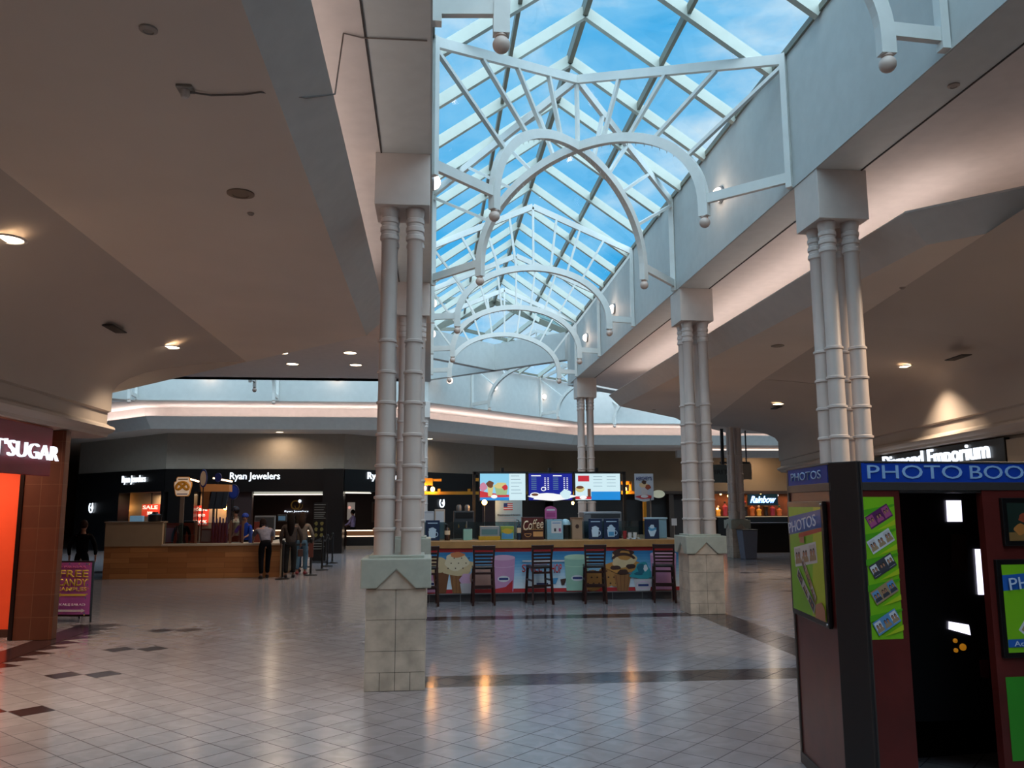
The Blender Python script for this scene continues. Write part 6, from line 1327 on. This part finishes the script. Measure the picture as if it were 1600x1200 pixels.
def person(label, loc, rz, k, top, bottom, hair, hairlen=.0, lean=0, walk=0, arms=((.0, .1, 0), (.0, .1, 0)), skin_='#8a6250', shoe='#1a1416', sleeves=True, hat=None, bag=None):
    r = thing('person', label, 'person'); sk_ = M('skin_'+skin_, skin_, .5); c, s = math.cos(lean), math.sin(lean)
    def T(x, y, z):                      # bend the upper body forward (+Y) about the hips
        z0 = .93; dy = y*c+(z-z0)*s; dz = (z-z0)*c-y*s; return (x, dy-.0+(-.12*s if True else 0), z0+dz)
    hipy = -.12*s
    V_ = []; E_ = []; R_ = []
    def n(p, rad, par=None): V_.append(p); R_.append(rad); i = len(V_)-1; (E_.append((par, i)) if par is not None else None); return i
    pel = n((0, hipy, .93), (.115, .08)); sp = n(T(0, 0, 1.12), (.10, .07), pel); ch = n(T(0, 0, 1.32), (.12, .08), sp); nk = n(T(0, .01, 1.48), .05, ch); hd = n(T(0, .02, 1.58), (.07, .08), nk); tp = n(T(0, .03, 1.68), (.072, .085), hd)
    legs = []; armj = []
    for i, sd in enumerate((-1, 1)):
        w = walk*sd
        h = n((sd*.095, hipy, .86), .088, pel); kn = n((sd*.10, w*.16+.03+hipy*.5, .49), .058, h); an = n((sd*.10, w*.30-.03 if w < 0 else w*.24-.01, .09), .038, kn); ft = n((sd*.11, (w*.30-.03 if w < 0 else w*.24-.01)+.13, .035), .03, an); legs.append((h, kn, an, ft))
        fwd, out, bend = arms[i]
        sh = n(T(sd*.18, 0, 1.40), .052, ch)
        ex, ey, ez = sd*(.2+out*.6), fwd*.26, 1.40-.29*math.cos(fwd)*(1 if fwd < 1.2 else .8)
        if lean: base = T(sd*.18, 0, 1.40); e_ = (sd*(.21+out*.5), base[1]+fwd*.20, base[2]-.26+fwd*.08)
        else: e_ = (ex, ey, ez)
        el = n(e_, .042, sh); a2 = bend; wr_ = (e_[0]-sd*.03*a2, e_[1]+.25*math.sin(a2)+.02, e_[2]-.25*math.cos(a2)); wr = n(wr_, .027, el)
        dv = (Vector(wr_)-Vector(e_)).normalized(); pm = n(tuple(Vector(wr_)+dv*.06), (.036, .018), wr); armj.append((sh, el, wr))
        sv = dv.cross(Vector((1, 0, 0))).normalized(); P_ = Vector(V_[pm])
        for j, (o_, L_) in enumerate(((-.027, .065), (-.009, .075), (.009, .07), (.027, .055))): f1 = n(tuple(P_+sv*o_+dv*.03), .009, pm); n(tuple(P_+sv*o_*1.1+dv*(.03+L_*.6)+Vector((-sd*.01, 0, 0))), .0085, f1)
        t1 = n(tuple(Vector(wr_)+sv*-.035+dv*.03), .010, wr); n(tuple(Vector(wr_)+sv*-.055+dv*.07), .009, t1)
    body = skin('body', V_, E_, R_, sk_, r, 1)
    # face: nose, eyes, mouth, ears are small shaped pieces merged in one mesh
    H0 = Vector(V_[hd]); Ht = Vector(V_[tp]); C_ = (H0+Ht)/2; up_ = (Ht-H0).normalized(); fwv = Vector((1, 0, 0)).cross(up_)*-1; fwv = up_.cross(Vector((1, 0, 0))) if fwv.y < 0 else fwv
    Rm = Matrix((Vector((1, 0, 0)), fwv, up_)).transposed()
    b = MB(); b.ball(C_, .09, 18, 14, sc=(.86, 1.05, 1.22)); b.ball(C_+Rm @ Vector((0, .098, -.01)), .016, 8, 6, sc=(.7, 1, 1.4))
    for sd in (-1, 1): b.ball(C_+Rm @ Vector((sd*.08, .0, -.01)), .02, 8, 6, sc=(.4, .8, 1.3))
    b.build('head', sk_, r); b = MB()
    for sd in (-1, 1): b.ball(C_+Rm @ Vector((sd*.032, .088, .018)), .010, 8, 6)
    b.build('eyes', M('eye_dark', '#181010', .3), r); MB().ball(C_+Rm @ Vector((0, .089, -.045)), .014, 8, 6, sc=(1.6, .5, .5)).build('mouth', M('lips', '#6a3430', .5), r)
    hm = M('hair_'+hair, hair, .85, noise=30, amt=.3, spec=.15); b = MB(); b.ball(C_+Rm @ Vector((0, -.018, .025)), .098, 18, 12, sc=(.95, 1.05, 1.16))
    if hairlen: 
        t0 = C_+Rm @ Vector((0, -.055, .02)); b.tube([t0, t0+Vector((0, -.03, -.12)), t0+Vector((0, -.035+.3*s*hairlen, -.12-hairlen*.5)), t0+Vector((0, -.02+.45*s*hairlen, -.12-hairlen))], [.085, .10, .10, .05], 12)
    b.build('hair', hm, r)
    tm = M('cloth_'+top, top, .9, noise=12, amt=.2, spec=.1); bm_ = M('cloth_'+bottom, bottom, .9, noise=20, amt=.15, spec=.1)
    tv = [T(0, 0, .84), T(0, 0, 1.12), T(0, 0, 1.33), T(0, .0, 1.44), T(0, .008, 1.50)]; te = [(0, 1), (1, 2), (2, 3), (3, 4)]; tr = [(.18, .14), (.155, .12), (.175, .125), (.13, .09), .06]
    for sh, el, wr in armj:
        i0 = len(tv); tv.append(V_[sh]); tr.append(.066); te.append((2, i0)); tv.append(V_[el]); tr.append(.056); te.append((i0, i0+1))
        if sleeves: tv.append(tuple(Vector(V_[el])*.15+Vector(V_[wr])*.85)); tr.append(.040); te.append((i0+1, i0+2))
    skin('top', tv, te, tr, tm, r, 1)
    bv = [(0, hipy, 1.04), (0, hipy, .90)]; be = [(0, 1)]; br_ = [(.150, .112), (.165, .13)]
    for h, kn, an, ft in legs:
        i0 = len(bv); bv += [V_[h], V_[kn], tuple(Vector(V_[an])+Vector((0, 0, .03)))]; br_ += [.102, .075, .062]; be += [(1, i0), (i0, i0+1), (i0+1, i0+2)]
    skin('trousers', bv, be, br_, bm_, r, 1)
    for h, kn, an, ft in legs:
        b = MB(); A_ = Vector(V_[an]); F_ = Vector(V_[ft]); b.tube([Vector((A_.x, A_.y-.05, .035)), Vector((A_.x, A_.y, .05)), Vector((F_.x, F_.y-.02, .038)), Vector((F_.x, F_.y+.03, .03))], [.034, .05, .042, .024], 12); b.build('shoe', M('shoe_'+shoe, shoe, .5), r)
    if hat: b = MB(); b.ball(C_+Rm @ Vector((0, -.01, .05)), .105, 16, 8, sc=(.95, 1.05, .9)); b.lathe([(.001, 0), (.06, 0), (.06, .01), (.001, .01)], C_+Rm @ Vector((0, .12, .05)), 12, Matrix.Identity(3)); b.build('cap', M('hat_'+hat, hat, .6), r)
    if bag: 
        w_ = Vector(V_[armj[1][2]])+Vector((.0, .02, -.22)); g = MB(); g.box(w_.x-.07, w_.x+.07, w_.y-.05, w_.y+.05, w_.z-.12, w_.z+.08); g.build('handbag', M('bag_'+bag, bag, .5), r, bevel=.02)
    r.location = loc; r.rotation_euler = (0, 0, rz); r.scale = (k, k, k); return r
q = px(412, 904, 'Z', 0)
person('customer in a grey blue patterned shirt and black trousers bending over the pretzel counter', (q.x, q.y, 0), .35, .93, '#6c6a78', '#0e0d12', '#1c1210', .12, lean=.78, walk=.5, arms=((.9, .05, 1.0), (.8, .1, .5)), sleeves=False)
q = px(452, 903, 'Z', 0)
person('long haired customer in a brown grey top and dark jeans at the pretzel stand', (q.x, q.y, 0), .15, .895, '#4a403c', '#22201f', '#140c0a', .42, walk=.15, arms=((.1, .1, .4), (.15, .14, .5)), bag='#46241a')
q = px(462, 900, 'Z', 0)
person('customer in a pale top and light blue jeans standing behind the long haired one', (q.x+.06, q.y+.45, 0), -.1, .90, '#6a6058', '#4a6478', '#2a1c14', .25, walk=.1, arms=((.1, .1, .3), (.1, .16, .4)), shoe='#7a2424')
q = px(437, 898, 'Z', 0)
person('person in a grey jumper half hidden between the two front customers', (q.x+.30, q.y+.7, 0), .6, .87, '#3c3c44', '#1c2230', '#1a120e', .1, arms=((.2, .05, .9), (.2, .05, .9)))
person('man in a black jacket walking away at the far left behind the sandwich board', (px(129, 850, 'Y', 18).x, 18, 0), .05, .83, '#0a090b', '#0d0d11', '#2a1710', .0, walk=.35, arms=((-.1, .16, .1), (.1, .16, .1)))
person('pretzel worker in a bright blue shirt behind the counter', (px(374, 850, 'Y', 22.4).x, 22.4+.6, 0), PI-.3, .88, '#1c3a9a', '#101018', '#1a1010', .0, arms=((.5, .1, 1.2), (.5, .1, 1.2)), hat='#1c3a9a', sleeves=False)
person('pretzel worker in a beige top and navy cap reaching under the wooden menu box', (px(364, 850, 'Y', 23.2).x, 23.4, 0), PI/2, .98, '#a8a290', '#101018', '#1a1010', .0, arms=((.6, .1, 1.3), (.4, .1, 1.0)), hat='#10142c')
person('jeweller in a lilac shirt standing behind the far lit counter', (px(551, 820, 'Y', 35.6).x, 35.7, 0), 1.2, .90, '#a8a0d8', '#101018', '#0c0808', .0, arms=((.4, .05, 1.1), (.4, .05, 1.1)))

# ------------------------------------------------------------------ sub-parts: small pieces belong to the part that carries them
RULES = {'collar': 'ball_finial', 'diffuser': 'backplate|panel', 'lens': 'trim_ring', 'gable_tile': 'pedestal', 'plinth': 'pedestal_cap', 'eyes': 'head', 'mouth': 'head', 'label': 'body', 'lid': 'body', 'hopper': 'body', 'drip_tray': 'body',
         'control_panel': 'body', 'spout': 'body', 'notice': 'body', 'print': 'panel|board|card|poster', 'lettering': 'panel|face', 'display': 'casing', 'poster': 'poster_frame', 'frame_screw': 'poster_frame', 'screen': 'machine_panel', 'light_strip': 'machine_panel', 'card_slot': 'machine_panel',
         'button': 'machine_panel', 'display_window': 'machine_panel', 'face': 'disc', 'socket': 'globe', 'slats': 'grille_frame', 'sensor_head': 'base_plate', 'easel_foot': 'panel', 'edge_light': 'glass_case', 'canvas': 'frame', 'panel_seam': 'chalk_panel', 'string_light_wire': 'arch', 'vent_panel': 'body', 'yellow_base': 'body', 'stem': 'disc'}
def base(o): return o.name.split('.')[0]
def ctr(o):
    bb = [Vector(c) for c in o.bound_box]; return sum(bb, Vector())/8
for root in [o for o in bpy.data.objects if o.parent is None and o.type == 'EMPTY']:
    ks = kids(root); done = set()
    for k in ks:
        if k.type != 'MESH' or base(k) not in RULES: continue
        cand = [c for c in ks if c.type == 'MESH' and c is not k and base(c) in RULES[base(k)].split('|') and base(c) not in ('print',)]
        if not cand: continue
        c = min(cand, key=lambda q: (ctr(q)-ctr(k)).length)
        if base(k) == 'poster' and (ctr(c)-ctr(k)).length > .2: continue
        if c in done: continue
        k.parent = c; done.add(k)
